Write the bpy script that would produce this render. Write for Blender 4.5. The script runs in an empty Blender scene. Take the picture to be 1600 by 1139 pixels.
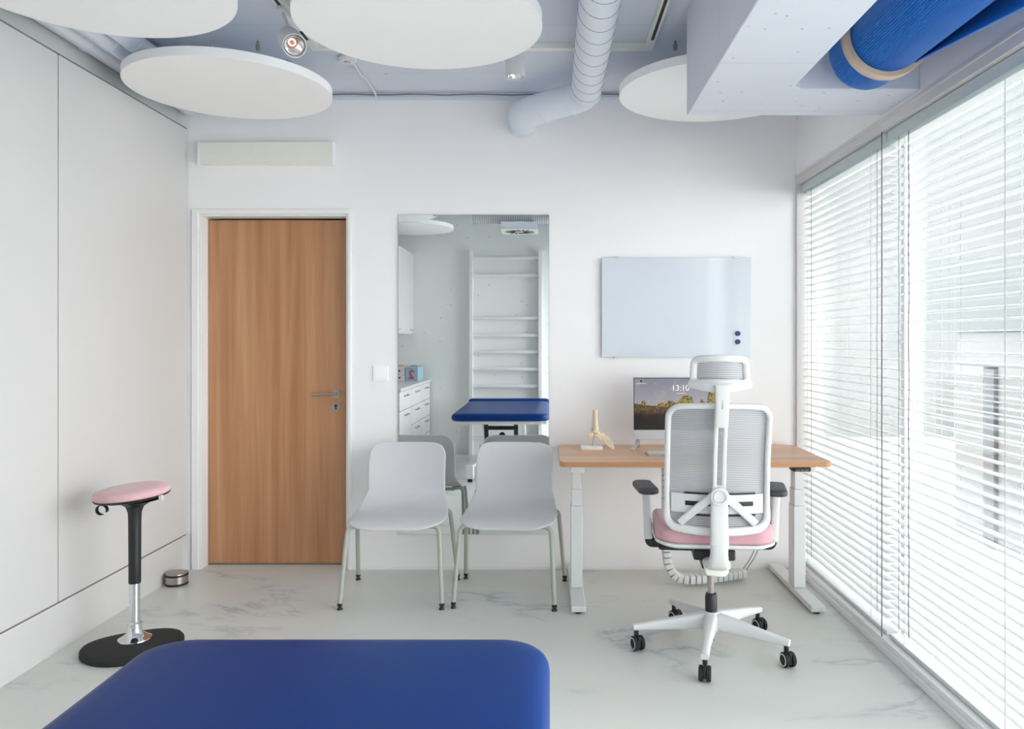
import bpy, bmesh, math, random
from mathutils import Vector, Matrix

random.seed(7)
C = bpy.context.scene.collection
sc = bpy.context.scene
PI = math.pi

# ------------------------------------------------------------------ camera
CAM_Z = 1.31
F = 1200.0                     # focal length in pixels of the 1600 px frame
PX, PY = 858.0, 532.0
cd = bpy.data.cameras.new('camera'); cam = bpy.data.objects.new('camera', cd); C.objects.link(cam)
cam.location = (0, 0, CAM_Z); cam.rotation_euler = (PI/2, 0, 0)
cd.sensor_width = 36; cd.sensor_fit = 'HORIZONTAL'; cd.lens = 36*F/1600
cd.shift_x = -(PX-800)/1600; cd.shift_y = -(569.5-PY)/1600
cd.clip_start = 0.02; cd.clip_end = 200
sc.camera = cam

# ------------------------------------------------------------------ sky, exposure
SKY = 5.2
w = bpy.data.worlds.new('overcast_sky'); sc.world = w; w.use_nodes = True
nt = w.node_tree; nt.nodes.clear()
o_ = nt.nodes.new('ShaderNodeOutputWorld'); b_ = nt.nodes.new('ShaderNodeBackground')
tc = nt.nodes.new('ShaderNodeTexCoord'); sp = nt.nodes.new('ShaderNodeSeparateXYZ')
cr = nt.nodes.new('ShaderNodeValToRGB')
cr.color_ramp.elements[0].position = 0.0; cr.color_ramp.elements[0].color = (1.0, 0.985, 0.98, 1)
cr.color_ramp.elements[1].position = 0.8; cr.color_ramp.elements[1].color = (0.985, 0.98, 0.99, 1)
nt.links.new(tc.outputs['Generated'], sp.inputs[0]); nt.links.new(sp.outputs['Z'], cr.inputs[0])
nt.links.new(cr.outputs[0], b_.inputs[0]); b_.inputs[1].default_value = SKY
nt.links.new(b_.outputs[0], o_.inputs[0])

# daylight portal in the window opening (guides sky sampling, gives no light of its own)
pl = bpy.data.lights.new('window_portal', 'AREA'); pl.shape = 'RECTANGLE'; pl.size = 4.4; pl.size_y = 2.2
pl.cycles.is_portal = True
po = bpy.data.objects.new('window_portal', pl); C.objects.link(po)
po.location = (1.60, 2.17, 1.12); po.rotation_euler = (0, PI/2, 0)
pl.size = 2.25; pl.size_y = 4.5

vs = sc.view_settings
vs.view_transform = 'Standard'; vs.look = 'None'; vs.gamma = 1; vs.use_curve_mapping = False
vs.exposure = 0.80
cy = sc.cycles
cy.use_denoising = True; cy.max_bounces = 14; cy.diffuse_bounces = 12; cy.glossy_bounces = 5
cy.transparent_max_bounces = 24; cy.transmission_bounces = 6
cy.caustics_reflective = True; cy.caustics_refractive = False
cy.sample_clamp_indirect = 6.0

def at(px, py, Y):
    return Vector(((px-PX)*Y/F, Y, CAM_Z-(py-PY)*Y/F))

# ------------------------------------------------------------------ materials
def lin(c):
    return tuple((v/12.92 if v <= .04045 else ((v+.055)/1.055)**2.4) for v in [x/255 for x in c])

def new_mat(name):
    m = bpy.data.materials.new(name); m.use_nodes = True
    n = m.node_tree; p = n.nodes['Principled BSDF']
    return m, n, p

def pm(name, rgb, rough=.5, metal=0.0, var=.03, scale=30, bump=0.0, coat=0, spec=.5, sheen=0):
    m, n, p = new_mat(name)
    c = lin(rgb)
    tcn = n.nodes.new('ShaderNodeTexCoord'); no = n.nodes.new('ShaderNodeTexNoise')
    no.inputs['Scale'].default_value = scale; no.inputs['Detail'].default_value = 4
    n.links.new(tcn.outputs['Object'], no.inputs['Vector'])
    r = n.nodes.new('ShaderNodeValToRGB')
    r.color_ramp.elements[0].position = .3; r.color_ramp.elements[1].position = .7
    r.color_ramp.elements[0].color = tuple(v*(1-var) for v in c)+(1,)
    r.color_ramp.elements[1].color = tuple(min(1, v*(1+var)) for v in c)+(1,)
    n.links.new(no.outputs['Fac'], r.inputs[0]); n.links.new(r.outputs[0], p.inputs['Base Color'])
    p.inputs['Roughness'].default_value = rough; p.inputs['Metallic'].default_value = metal
    p.inputs['Specular IOR Level'].default_value = spec
    if coat: p.inputs['Coat Weight'].default_value = coat
    if sheen: p.inputs['Sheen Weight'].default_value = sheen
    if bump:
        b = n.nodes.new('ShaderNodeBump'); b.inputs['Strength'].default_value = bump; b.inputs['Distance'].default_value = .002
        n.links.new(no.outputs['Fac'], b.inputs['Height']); n.links.new(b.outputs[0], p.inputs['Normal'])
    return m

def mixc(n, a, b, fac, blend='MIX'):
    x = n.nodes.new('ShaderNodeMix'); x.data_type = 'RGBA'; x.blend_type = blend
    for s, v in ((6, a), (7, b)):
        if isinstance(v, tuple): x.inputs[s].default_value = v+(1,) if len(v) == 3 else v
        else: n.links.new(v, x.inputs[s])
    if isinstance(fac, (int, float)): x.inputs[0].default_value = fac
    else: n.links.new(fac, x.inputs[0])
    return x.outputs[2]

def math_(n, op, a, b=None, c=None):
    x = n.nodes.new('ShaderNodeMath'); x.operation = op
    for i, v in enumerate((a, b, c)):
        if v is None: continue
        if isinstance(v, (int, float)): x.inputs[i].default_value = v
        else: n.links.new(v, x.inputs[i])
    return x.outputs[0]

def concrete(name, rgb, pores=.5, pore_scale=22, joint=None, rough=.8, bump=.25):
    """painted cast concrete: air holes, faint cloudiness, optional formwork joints"""
    m, n, p = new_mat(name); c = lin(rgb)
    g = n.nodes.new('ShaderNodeNewGeometry'); pos = g.outputs['Position']
    no = n.nodes.new('ShaderNodeTexNoise'); no.inputs['Scale'].default_value = 2.2; no.inputs['Detail'].default_value = 6
    n.links.new(pos, no.inputs['Vector'])
    base = mixc(n, tuple(v*.93 for v in c), tuple(min(1, v*1.04) for v in c), no.outputs['Fac'])
    vo = n.nodes.new('ShaderNodeTexVoronoi'); vo.inputs['Scale'].default_value = pore_scale
    n.links.new(pos, vo.inputs['Vector'])
    sep = n.nodes.new('ShaderNodeSeparateColor'); n.links.new(vo.outputs['Color'], sep.inputs[0])
    rad = math_(n, 'MULTIPLY', math_(n, 'GREATER_THAN', sep.outputs[0], 1-.3*pores), .12)
    mask = math_(n, 'LESS_THAN', vo.outputs['Distance'], rad)
    col = mixc(n, base, tuple(v*.45 for v in c), math_(n, 'MULTIPLY', mask, .8))
    if joint:
        s = n.nodes.new('ShaderNodeSeparateXYZ'); n.links.new(pos, s.inputs[0])
        for ax, period, off in joint:
            v = math_(n, 'FRACT', math_(n, 'DIVIDE', math_(n, 'ADD', s.outputs[ax], off), period))
            lm = math_(n, 'LESS_THAN', v, .004/period)
            col = mixc(n, col, tuple(x*.6 for x in c), math_(n, 'MULTIPLY', lm, .55))
    n.links.new(col, p.inputs['Base Color']); p.inputs['Roughness'].default_value = rough
    b = n.nodes.new('ShaderNodeBump'); b.inputs['Strength'].default_value = bump; b.inputs['Distance'].default_value = .003
    n2 = n.nodes.new('ShaderNodeTexNoise'); n2.inputs['Scale'].default_value = 40; n.links.new(pos, n2.inputs['Vector'])
    n.links.new(math_(n, 'SUBTRACT', n2.outputs['Fac'], mask), b.inputs['Height']); n.links.new(b.outputs[0], p.inputs['Normal'])
    return m

def floor_mat():
    m, n, p = new_mat('marbled_resin_floor')
    g = n.nodes.new('ShaderNodeNewGeometry'); pos = g.outputs['Position']
    mp = n.nodes.new('ShaderNodeMapping'); mp.inputs['Scale'].default_value = (1.0, 1.9, 1); mp.inputs['Rotation'].default_value = (0, 0, .35)
    n.links.new(pos, mp.inputs[0])
    big = n.nodes.new('ShaderNodeTexNoise'); big.inputs['Scale'].default_value = .9; big.inputs['Detail'].default_value = 5
    n.links.new(mp.outputs[0], big.inputs['Vector'])
    base = mixc(n, lin((198, 200, 196)), lin((226, 227, 223)), big.outputs['Fac'])
    vn = n.nodes.new('ShaderNodeTexNoise'); vn.inputs['Scale'].default_value = 1.25; vn.inputs['Detail'].default_value = 9
    vn.inputs['Roughness'].default_value = .58; vn.inputs['Distortion'].default_value = .7
    n.links.new(mp.outputs[0], vn.inputs['Vector'])
    ridge = math_(n, 'ABSOLUTE', math_(n, 'SUBTRACT', vn.outputs['Fac'], .5))
    r = n.nodes.new('ShaderNodeValToRGB'); r.color_ramp.elements[0].color = (1, 1, 1, 1); r.color_ramp.elements[1].color = (0, 0, 0, 1)
    r.color_ramp.elements[1].position = .022
    n.links.new(ridge, r.inputs[0])
    gate = n.nodes.new('ShaderNodeTexNoise'); gate.inputs['Scale'].default_value = 1.7; gate.inputs['Detail'].default_value = 2
    n.links.new(pos, gate.inputs['Vector'])
    gr = n.nodes.new('ShaderNodeValToRGB'); gr.color_ramp.elements[0].position = .51; gr.color_ramp.elements[1].position = .66
    n.links.new(gate.outputs['Fac'], gr.inputs[0])
    fac = math_(n, 'MULTIPLY', math_(n, 'MULTIPLY', r.outputs[0], gr.outputs[0]), .80)
    col = mixc(n, base, lin((134, 148, 164)), fac)
    soft = n.nodes.new('ShaderNodeValToRGB'); soft.color_ramp.elements[0].color = (1, 1, 1, 1); soft.color_ramp.elements[1].color = (0, 0, 0, 1)
    soft.color_ramp.elements[1].position = .10
    n.links.new(ridge, soft.inputs[0])
    col = mixc(n, col, lin((176, 183, 188)), math_(n, 'MULTIPLY', math_(n, 'MULTIPLY', soft.outputs[0], gr.outputs[0]), .35))
    n.links.new(col, p.inputs['Base Color']); p.inputs['Roughness'].default_value = .34
    return m

def wood(name, a, b, axis_scale=(14, 14, .7), rough=.5, seed=0):
    m, n, p = new_mat(name)
    tcn = n.nodes.new('ShaderNodeTexCoord'); mp = n.nodes.new('ShaderNodeMapping')
    mp.inputs['Scale'].default_value = axis_scale; mp.inputs['Location'].default_value = (seed, seed*.3, 0)
    n.links.new(tcn.outputs['Object'], mp.inputs[0])
    no = n.nodes.new('ShaderNodeTexNoise'); no.inputs['Scale'].default_value = 1; no.inputs['Detail'].default_value = 7
    no.inputs['Roughness'].default_value = .55; no.inputs['Distortion'].default_value = .35
    n.links.new(mp.outputs[0], no.inputs['Vector'])
    fine = n.nodes.new('ShaderNodeMapping'); fine.inputs['Scale'].default_value = tuple(v*7 for v in axis_scale)
    n.links.new(tcn.outputs['Object'], fine.inputs[0])
    n2 = n.nodes.new('ShaderNodeTexNoise'); n2.inputs['Scale'].default_value = 1; n2.inputs['Detail'].default_value = 3
    n.links.new(fine.outputs[0], n2.inputs['Vector'])
    r = n.nodes.new('ShaderNodeValToRGB'); r.color_ramp.elements[0].position = .3; r.color_ramp.elements[1].position = .72
    r.color_ramp.elements[0].color = lin(a)+(1,); r.color_ramp.elements[1].color = lin(b)+(1,)
    n.links.new(no.outputs['Fac'], r.inputs[0])
    col = mixc(n, r.outputs[0], lin(tuple(v*.86 for v in a)), math_(n, 'MULTIPLY', n2.outputs['Fac'], .35))
    n.links.new(col, p.inputs['Base Color']); p.inputs['Roughness'].default_value = rough
    return m

def mesh_fabric(name, rgb_a, rgb_b, period, alpha, axis=2):
    m, n, p = new_mat(name)
    tcn = n.nodes.new('ShaderNodeTexCoord'); s = n.nodes.new('ShaderNodeSeparateXYZ'); n.links.new(tcn.outputs['Object'], s.inputs[0])
    no = n.nodes.new('ShaderNodeTexNoise'); no.inputs['Scale'].default_value = 18; n.links.new(tcn.outputs['Object'], no.inputs['Vector'])
    z = math_(n, 'ADD', s.outputs[axis], math_(n, 'MULTIPLY', no.outputs['Fac'], .006))
    wv = math_(n, 'SINE', math_(n, 'MULTIPLY', z, 2*PI/period))
    f = math_(n, 'MULTIPLY_ADD', wv, .5, .5)
    n.links.new(mixc(n, lin(rgb_a), lin(rgb_b), f), p.inputs['Base Color']); p.inputs['Roughness'].default_value = .8
    a = math_(n, 'MULTIPLY_ADD', f, 1-alpha, alpha)
    n.links.new(math_(n, 'MINIMUM', a, 1.0), p.inputs['Alpha'])
    return m

def ribbed(name, rgb, period, axis_angle=True):
    """blue corrugated sheet: ridges run along the roll"""
    m, n, p = new_mat(name)
    no = n.nodes.new('ShaderNodeTexNoise'); no.inputs['Scale'].default_value = 25
    tcn = n.nodes.new('ShaderNodeTexCoord'); n.links.new(tcn.outputs['Object'], no.inputs['Vector'])
    c = lin(rgb)
    n.links.new(mixc(n, tuple(v*.94 for v in c), tuple(v*1.06 for v in c), no.outputs['Fac']), p.inputs['Base Color'])
    p.inputs['Roughness'].default_value = .42
    return m

def emis(name, rgb, st):
    m, n, p = new_mat(name)
    p.inputs['Base Color'].default_value = (0, 0, 0, 1)
    p.inputs['Emission Color'].default_value = lin(rgb)+(1,); p.inputs['Emission Strength'].default_value = st
    return m

def glass_pane(name, tint=(.97, .99, .985), refl=.06):
    m, n, p = new_mat(name); n.nodes.remove(p)
    out = [x for x in n.nodes if x.type == 'OUTPUT_MATERIAL'][0]
    tr = n.nodes.new('ShaderNodeBsdfTransparent'); tr.inputs[0].default_value = tint+(1,)
    gl = n.nodes.new('ShaderNodeBsdfGlossy'); gl.inputs['Roughness'].default_value = .01
    mx = n.nodes.new('ShaderNodeMixShader'); fr = n.nodes.new('ShaderNodeFresnel'); fr.inputs[0].default_value = 1.3
    n.links.new(math_(n, 'MULTIPLY', fr.outputs[0], .6), mx.inputs[0])
    n.links.new(tr.outputs[0], mx.inputs[1]); n.links.new(gl.outputs[0], mx.inputs[2]); n.links.new(mx.outputs[0], out.inputs[0])
    return m

def slat_mat():
    m, n, p = new_mat('white_blind_slat'); out = [x for x in n.nodes if x.type == 'OUTPUT_MATERIAL'][0]
    p.inputs['Base Color'].default_value = lin((214, 217, 217))+(1,); p.inputs['Roughness'].default_value = .45
    no = n.nodes.new('ShaderNodeTexNoise'); no.inputs['Scale'].default_value = 12
    n.links.new(math_(n, 'MULTIPLY_ADD', no.outputs['Fac'], .1, .4), p.inputs['Roughness'])
    return m

M = dict(
    wall=pm('white_painted_wall', (244, 242, 243), .75, var=.008, scale=3, bump=.05),
    wall_left=concrete('painted_concrete_wall', (205, 208, 208), .8, 30),
    wall_rear=concrete('pale_concrete_wall', (232, 234, 232), .55, 16),
    ceiling=concrete('blue_light_tinted_concrete', (214, 220, 231), .12, 14, joint=[(1, .62, .3)]),  # bluish cast of the light is put into the ceiling colour
    beam=concrete('blue_light_tinted_beam', (216, 220, 230), 1.6, 24, joint=[(1, .55, .1), (0, .9, .33)]),  # same cool light cast worked into the beam colour
    floor=floor_mat(),
    panel=pm('white_laminate_panel', (208, 207, 207), .45, var=.006, scale=2),
    gap=pm('dark_gap_profile', (120, 112, 104), .7),
    door=wood('oak_veneer', (172, 118, 80), (206, 158, 118), (16, 9, .6), .5, 3.1),
    desk=wood('oak_desktop', (216, 170, 134), (240, 205, 174), (.8, 14, 14), .45, 1.0),
    deskedge=wood('oak_edge_band', (184, 128, 86), (206, 152, 110), (.8, 14, 14), .5, 2.0),
    white=pm('white_powder_coat', (222, 223, 224), .4, var=.01),
    plastic=pm('white_plastic', (216, 217, 217), .42, var=.01),
    shell=pm('light_grey_shell', (206, 206, 209), .5, var=.008, scale=8),
    leg=pm('grey_lacquered_tube', (170, 172, 165), .35, var=.01),
    black=pm('black_plastic', (28, 29, 31), .45, var=.05),
    rubber=pm('black_rubber', (30, 30, 31), .75, var=.05, bump=.1),
    pad=pm('dark_grey_arm_pad', (62, 64, 70), .5, var=.03),
    pink=pm('pink_wool_fabric', (214, 174, 178), .9, var=.06, scale=220, bump=.35, sheen=.3),
    pinkseat=pm('dusty_pink_seat_fabric', (202, 156, 166), .9, var=.05, scale=260, bump=.3, sheen=.3),
    chrome=pm('chrome', (225, 225, 228), .08, 1.0, var=.0),
    steel=pm('brushed_steel', (178, 172, 166), .28, 1.0, var=.05, scale=60),
    silver=pm('silver_aluminium', (205, 206, 210), .35, .7, var=.02),
    leather=pm('blue_vinyl_upholstery', (6, 50, 116), .40, var=.03, scale=400, bump=.05, spec=.14),
    disc=pm('white_felt_panel', (250, 250, 250), .9, var=.01, scale=150, bump=.1),
    discedge=pm('pale_felt_edge', (226, 229, 234), .9, var=.01, scale=150),
    duct=pm('blue_light_tinted_duct', (226, 232, 242), .45, var=.02, scale=6),  # white ducts and pipes, with the light's blue cast mixed into the colour
    seam=pm('dark_duct_seam', (120, 124, 132), .6),
    cream=pm('cream_enamelled_cover', (236, 235, 226), .45, var=.008),
    trim=pm('white_casing', (238, 238, 238), .4, var=.006),
    frame=pm('greige_window_frame', (214, 211, 211), .45, var=.01),
    rail=pm('pale_green_grey_headrail', (196, 206, 206), .45, var=.01),
    slat=slat_mat(),
    cord=pm('grey_blind_cord', (110, 108, 108), .8),
    lightcord=pm('white_blind_tape', (214, 216, 218), .8),
    glass=glass_pane('clear_window_glass'),
    board=pm('pale_blue_glass_board', (208, 216, 226), .12, var=.003, coat=.4),
    mat_blue=ribbed('blue_ribbed_foam', (38, 120, 204), .01),
    beech=wood('beech_ring', (196, 172, 152), (220, 198, 178), (8, 30, 8), .5, .2),
    bone=pm('ivory_bone', (232, 216, 188), .55, var=.1, scale=70, bump=.3),
    greyfab=mesh_fabric('grey_back_mesh', (142, 143, 148), (196, 196, 200), .0072, .78),
    darkfab=mesh_fabric('grey_headrest_mesh', (128, 129, 134), (196, 197, 200), .0068, .8),
    outconc=concrete('exterior_concrete', (104, 108, 108), .8, 3.5, bump=0.0),
    outlight=concrete('exterior_pale_render', (124, 126, 126), .2, 4, bump=0.0),
    pave=pm('pale_paving', (190, 190, 188), .9, var=.05, scale=1),
    darkframe=pm('dark_grey_post', (84, 88, 92), .6, var=.1, scale=10),
    bluebox=pm('blue_card_box', (150, 178, 196), .7),
    pinkbox=pm('pale_pink_card_box', (222, 206, 204), .7),
    red=pm('red_print', (204, 62, 74), .6),
    ink=pm('black_print', (24, 24, 26), .6),
    counter=pm('grey_worktop', (206, 207, 208), .35),
    magnet=pm('navy_magnet', (22, 52, 116), .4),
    white_emit=emis('white_screen_text', (250, 250, 250), .62),
    orange=pm('orange_led_chip', (246, 150, 96), .5),
    reflector=pm('silver_reflector', (236, 236, 236), .12, .85),
)
M['mirror'], _n, _p = new_mat('mirror_silver')
_p.inputs['Base Color'].default_value = (.86, .885, .875, 1); _p.inputs['Metallic'].default_value = 1; _p.inputs['Roughness'].default_value = .004
_nn = _n.nodes.new('ShaderNodeTexNoise'); _nn.inputs['Scale'].default_value = 1.0
_n.links.new(mixc(_n, (.86, .885, .875), (.865, .888, .88), _nn.outputs['Fac']), _p.inputs['Base Color'])

# ------------------------------------------------------------------ mesh helpers
def tag(o, label=None, cat=None, group=None, kind=None):
    if label: o['label'] = label
    if cat: o['category'] = cat
    if group: o['group'] = group
    if kind: o['kind'] = kind
    return o

def thing(name, label, cat, loc=(0, 0, 0), rz=0.0, group=None):
    o = bpy.data.objects.new(name, None); C.objects.link(o); o.empty_display_size = .1
    o.location = loc; o.rotation_euler = (0, 0, rz)
    return tag(o, label, cat, group)

def obj(name, bm, mat, parent=None, smooth=True, bevel=0.0, seg=2, sub=0, solid=0.0, ang=35, label=None):
    bmesh.ops.remove_doubles(bm, verts=bm.verts, dist=1e-6)
    bmesh.ops.recalc_face_normals(bm, faces=bm.faces)
    me = bpy.data.meshes.new(name)
    for f in bm.faces: f.smooth = smooth
    if smooth:
        for e in bm.edges:
            if len(e.link_faces) == 2 and e.calc_face_angle(0) > math.radians(ang): e.smooth = False
    bm.to_mesh(me); bm.free()
    mats = mat if isinstance(mat, (list, tuple)) else [mat]
    for m in mats: me.materials.append(M[m] if isinstance(m, str) else m)
    o = bpy.data.objects.new(name, me); C.objects.link(o)
    if parent is not None: o.parent = parent
    if solid:
        s = o.modifiers.new('solid', 'SOLIDIFY'); s.thickness = solid; s.offset = 0
    if bevel:
        b = o.modifiers.new('bevel', 'BEVEL'); b.width = bevel; b.segments = seg; b.limit_method = 'ANGLE'; b.angle_limit = math.radians(40)
        b.harden_normals = False
    if sub:
        s = o.modifiers.new('sub', 'SUBSURF'); s.levels = sub; s.render_levels = sub
    if label: o['label'] = label
    return o

def box(bm, x0, x1, y0, y1, z0, z1, mi=0, mat=None):
    v = [bm.verts.new((x, y, z)) for x in (x0, x1) for y in (y0, y1) for z in (z0, z1)]
    fs = []
    for q in ((0, 1, 3, 2), (4, 6, 7, 5), (0, 4, 5, 1), (2, 3, 7, 6), (0, 2, 6, 4), (1, 5, 7, 3)):
        f = bm.faces.new([v[i] for i in q]); f.material_index = mi; fs.append(f)
    if mat is not None:
        for a in v: a.co = mat @ a.co
    return fs

def B(*a, **k):
    bm = bmesh.new(); box(bm, *a, **k); return bm

def loops(bm, ls, closed=True, cap0=True, cap1=True, mi=0):
    rows = [[bm.verts.new(p) for p in l] for l in ls]
    n = len(rows[0])
    for a, b in zip(rows, rows[1:]):
        for i in range(n if closed else n-1):
            j = (i+1) % n
            f = bm.faces.new((a[i], a[j], b[j], b[i])); f.material_index = mi
    if closed and cap0: bm.faces.new(rows[0][::-1]).material_index = mi
    if closed and cap1: bm.faces.new(rows[-1]).material_index = mi
    return rows

def lathe(bm, prof, n=32, mat=None, mi=0, sx=1, sy=1, cap0=True, cap1=True, ring=False):
    ls = []
    for r, z in prof:
        l = []
        for i in range(n):
            a = 2*PI*i/n; p = Vector((r*math.cos(a)*sx, r*math.sin(a)*sy, z))
            l.append(mat @ p if mat is not None else p)
        ls.append(l)
    if ring: ls.append([q.copy() for q in ls[0]]); cap0 = cap1 = False
    loops(bm, ls, mi=mi, cap0=cap0, cap1=cap1)

def align(p0, d):
    q = Vector((0, 0, 1)).rotation_difference(Vector(d).normalized())
    return Matrix.Translation(p0) @ q.to_matrix().to_4x4()

def cyl(bm, p0, p1, r0, r1=None, n=20, mi=0):
    p0, p1 = Vector(p0), Vector(p1); r1 = r0 if r1 is None else r1
    L = (p1-p0).length
    lathe(bm, [(r0, 0), (r1, L)], n, align(p0, p1-p0), mi)

def fillet(pts, r, n=6):
    pts = [Vector(p) for p in pts]; out = [pts[0]]
    for a, b, c in zip(pts, pts[1:], pts[2:]):
        d0 = (a-b); d1 = (c-b); k = min(r, d0.length*.49, d1.length*.49)
        p, q = b+d0.normalized()*k, b+d1.normalized()*k
        for i in range(n+1):
            t = i/n; out.append(p*(1-t)**2+b*2*t*(1-t)+q*t*t)
    out.append(pts[-1]); return out

def sweep(bm, path, a, b=None, up=None, n=12, p=2.0, closed=False, mi=0, cap=True):
    """section of half sizes a (sideways) and b (along up) swept along path; p>2 squares the section"""
    path = [Vector(q) for q in path]; m = len(path)
    b = a if b is None else b
    A = a if isinstance(a, (list, tuple)) else [a]*m
    Bb = b if isinstance(b, (list, tuple)) else [b]*m
    ls = []; prev = None
    for i, q in enumerate(path):
        if closed: t = path[(i+1) % m]-path[i-1]
        else: t = path[min(i+1, m-1)]-path[max(i-1, 0)]
        t.normalize()
        if up is not None:
            u = Vector(up(q) if callable(up) else up); u = (u-t*u.dot(t)).normalized()
        else:
            if prev is None:
                u = Vector((0, 0, 1)) if abs(t.z) < .9 else Vector((0, 1, 0))
            else: u = prev
            u = (u-t*u.dot(t)).normalized(); prev = u
        s = t.cross(u)
        l = []
        for k in range(n):
            th = 2*PI*(k+.5)/n; c, d = math.cos(th), math.sin(th)
            cx = math.copysign(abs(c)**(2/p), c); cz = math.copysign(abs(d)**(2/p), d)
            l.append(q+s*cx*A[i]+u*cz*Bb[i])
        ls.append(l)
    if closed:
        ls.append(ls[0]); loops(bm, ls, cap0=False, cap1=False, mi=mi)
    else: loops(bm, ls, cap0=cap, cap1=cap, mi=mi)

def rrect(hx, hy, r, n=8):
    """rounded rectangle outline, counterclockwise"""
    r = min(r, hx, hy); out = []
    for cx, cy, a0 in ((hx-r, hy-r, 0), (-hx+r, hy-r, PI/2), (-hx+r, -hy+r, PI), (hx-r, -hy+r, 1.5*PI)):
        for i in range(n+1):
            a = a0+PI/2*i/n; out.append((cx+r*math.cos(a), cy+r*math.sin(a)))
    return out

def pad(bm, hx, hy, rc, levels, cx=0, cy=0, mat=None, n=8, mi=0, f=None):
    """stack of rounded rectangles: levels of (inset, z)"""
    ls = []
    for ins, z in levels:
        l = []
        for x, y in rrect(hx-ins, hy-ins, max(rc-ins*.6, .003), n):
            q = Vector((x+cx, y+cy, z))
            if f: q = f(q)
            l.append(mat @ q if mat is not None else q)
        ls.append(l)
    loops(bm, ls, mi=mi)

def prism(bm, poly, ax, a0, a1, mi=0, mat=None):
    """polygon (u,v) extruded along axis ax"""
    def P(u, v, w):
        q = {0: (w, u, v), 1: (u, w, v), 2: (u, v, w)}[ax]
        q = Vector(q); return mat @ q if mat is not None else q
    loops(bm, [[P(u, v, a0) for u, v in poly], [P(u, v, a1) for u, v in poly]], mi=mi)

def copy_tree(o, parent=None):
    c = o.copy(); C.objects.link(c); c.parent = parent
    for ch in list(o.children): copy_tree(ch, c)
    return c

def text(name, body, size, mat, parent, loc, rot, extrude=.0006, bold=0.0, align_x='CENTER'):
    cu = bpy.data.curves.new(name, 'FONT'); cu.body = body; cu.size = size; cu.extrude = extrude; cu.offset = bold
    cu.align_x = align_x; cu.align_y = 'CENTER'; cu.materials.append(M[mat])
    tmp = bpy.data.objects.new('lettering', cu)
    me = bpy.data.meshes.new_from_object(tmp); bpy.data.objects.remove(tmp); me.name = name
    o = bpy.data.objects.new(name, me); C.objects.link(o); o.parent = parent; o.location = loc; o.rotation_euler = rot
    return o

# ------------------------------------------------------------------ the room
D = 4.395        # back wall
XL, XR = -2.07, 1.415
YB = -0.09       # wall behind the camera
HC = 2.715       # ceiling
def st(name, bm, mat, **k):
    o = obj(name, bm, mat, **k); o['kind'] = 'structure'; return o

st('floor', B(-2.3, 1.7, -.3, D+.30, -.12, 0), 'floor', smooth=False)
st('ceiling', B(-2.3, 1.7, -.3, D+.30, HC, HC+.15), 'ceiling', smooth=False)
DX0, DX1, DZ = -2.002, -1.150, 2.034      # door opening
bm = bmesh.new()
box(bm, -2.3, DX0, D, D+.2, 0, HC); box(bm, DX1, XR+.10, D, D+.2, 0, HC); box(bm, DX0, DX1, D, D+.2, DZ, HC); box(bm, -2.3, XR+.10, D+.2, D+.25, 0, HC)  # last slab is added behind the doorway to block sky light
st('wall_back', bm, 'wall', smooth=False)
st('wall_left', B(-2.3, -2.115, -.3, D, 0, HC), 'wall_left', smooth=False)
st('wall_rear', B(-2.115, 1.7, -.3, YB, 0, HC), 'wall_rear', smooth=False)
bm = bmesh.new(); box(bm, XR, 1.66, YB, D, 2.252, HC)
st('wall_right', bm, 'wall', smooth=False)
# plinth wall under the white panels, with the return at its far end
st('trim_1', B(-2.115, XL, YB, 4.335, 0, .200), 'panel', smooth=False)
st('trim_2', B(-2.115, XL-.004, YB, 4.385, .2002, .2068), 'gap', smooth=False)
st('baseboard_back', B(-1.145, XR, D-.006, D, 0, .012), 'trim', smooth=False)
# ceiling band over the back wall
st('trim_3', B(-2.1, XR, D-.05, D-.0005, 2.685, HC-.001), 'ceiling', smooth=False)

# large white panels of the left wall
panel_lbl = {0: 'tall white wall panel at the far end beside the oak door', 1: 'wide white wall panel nearer the camera, left of the seam'}
for i, (y0, y1) in enumerate(((3.243, 4.388), (1.98, 3.236))):
    t = thing('wall_panel', panel_lbl[i], 'wall panel', (XL-.02, (y0+y1)/2, .207), 0, None)
    obj('panel_board', B(-.018, .02, -(y1-y0)/2, (y1-y0)/2, 0, 2.309), 'panel', t, bevel=.0015)
    obj('edge_profile', B(-.020, .0195, -(y1-y0)/2, (y1-y0)/2, 2.3095, 2.316), 'seam', t, smooth=False, label='thin grey metal top edge')
    obj('backing_strip', B(-.020, .006, -(y1-y0)/2-.006, -(y1-y0)/2-.0005, 0, 2.309), 'gap', t, smooth=False, label='grey shadow gap')

# concrete beam with its wide end part reaching the window wall
bm = bmesh.new()
BX0, BX1, BZ = .586, .926, 2.268
prism(bm, [(BX0, -.09), (BX1, -.09), (BX1, 2.90), (BX1+.03, 2.93), (XR, 2.93), (XR, 3.27), (BX0, 3.27)], 2, BZ, HC-.0005)
o = st('trim_4', bm, 'beam', smooth=False, bevel=.004)

# ------------------------------------------------------------------ door
dr = thing('door_1', None, None, ((DX0+DX1)/2, D, 0)); dr['kind'] = 'structure'
W = (DX1-DX0)/2
bm = bmesh.new()
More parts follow.
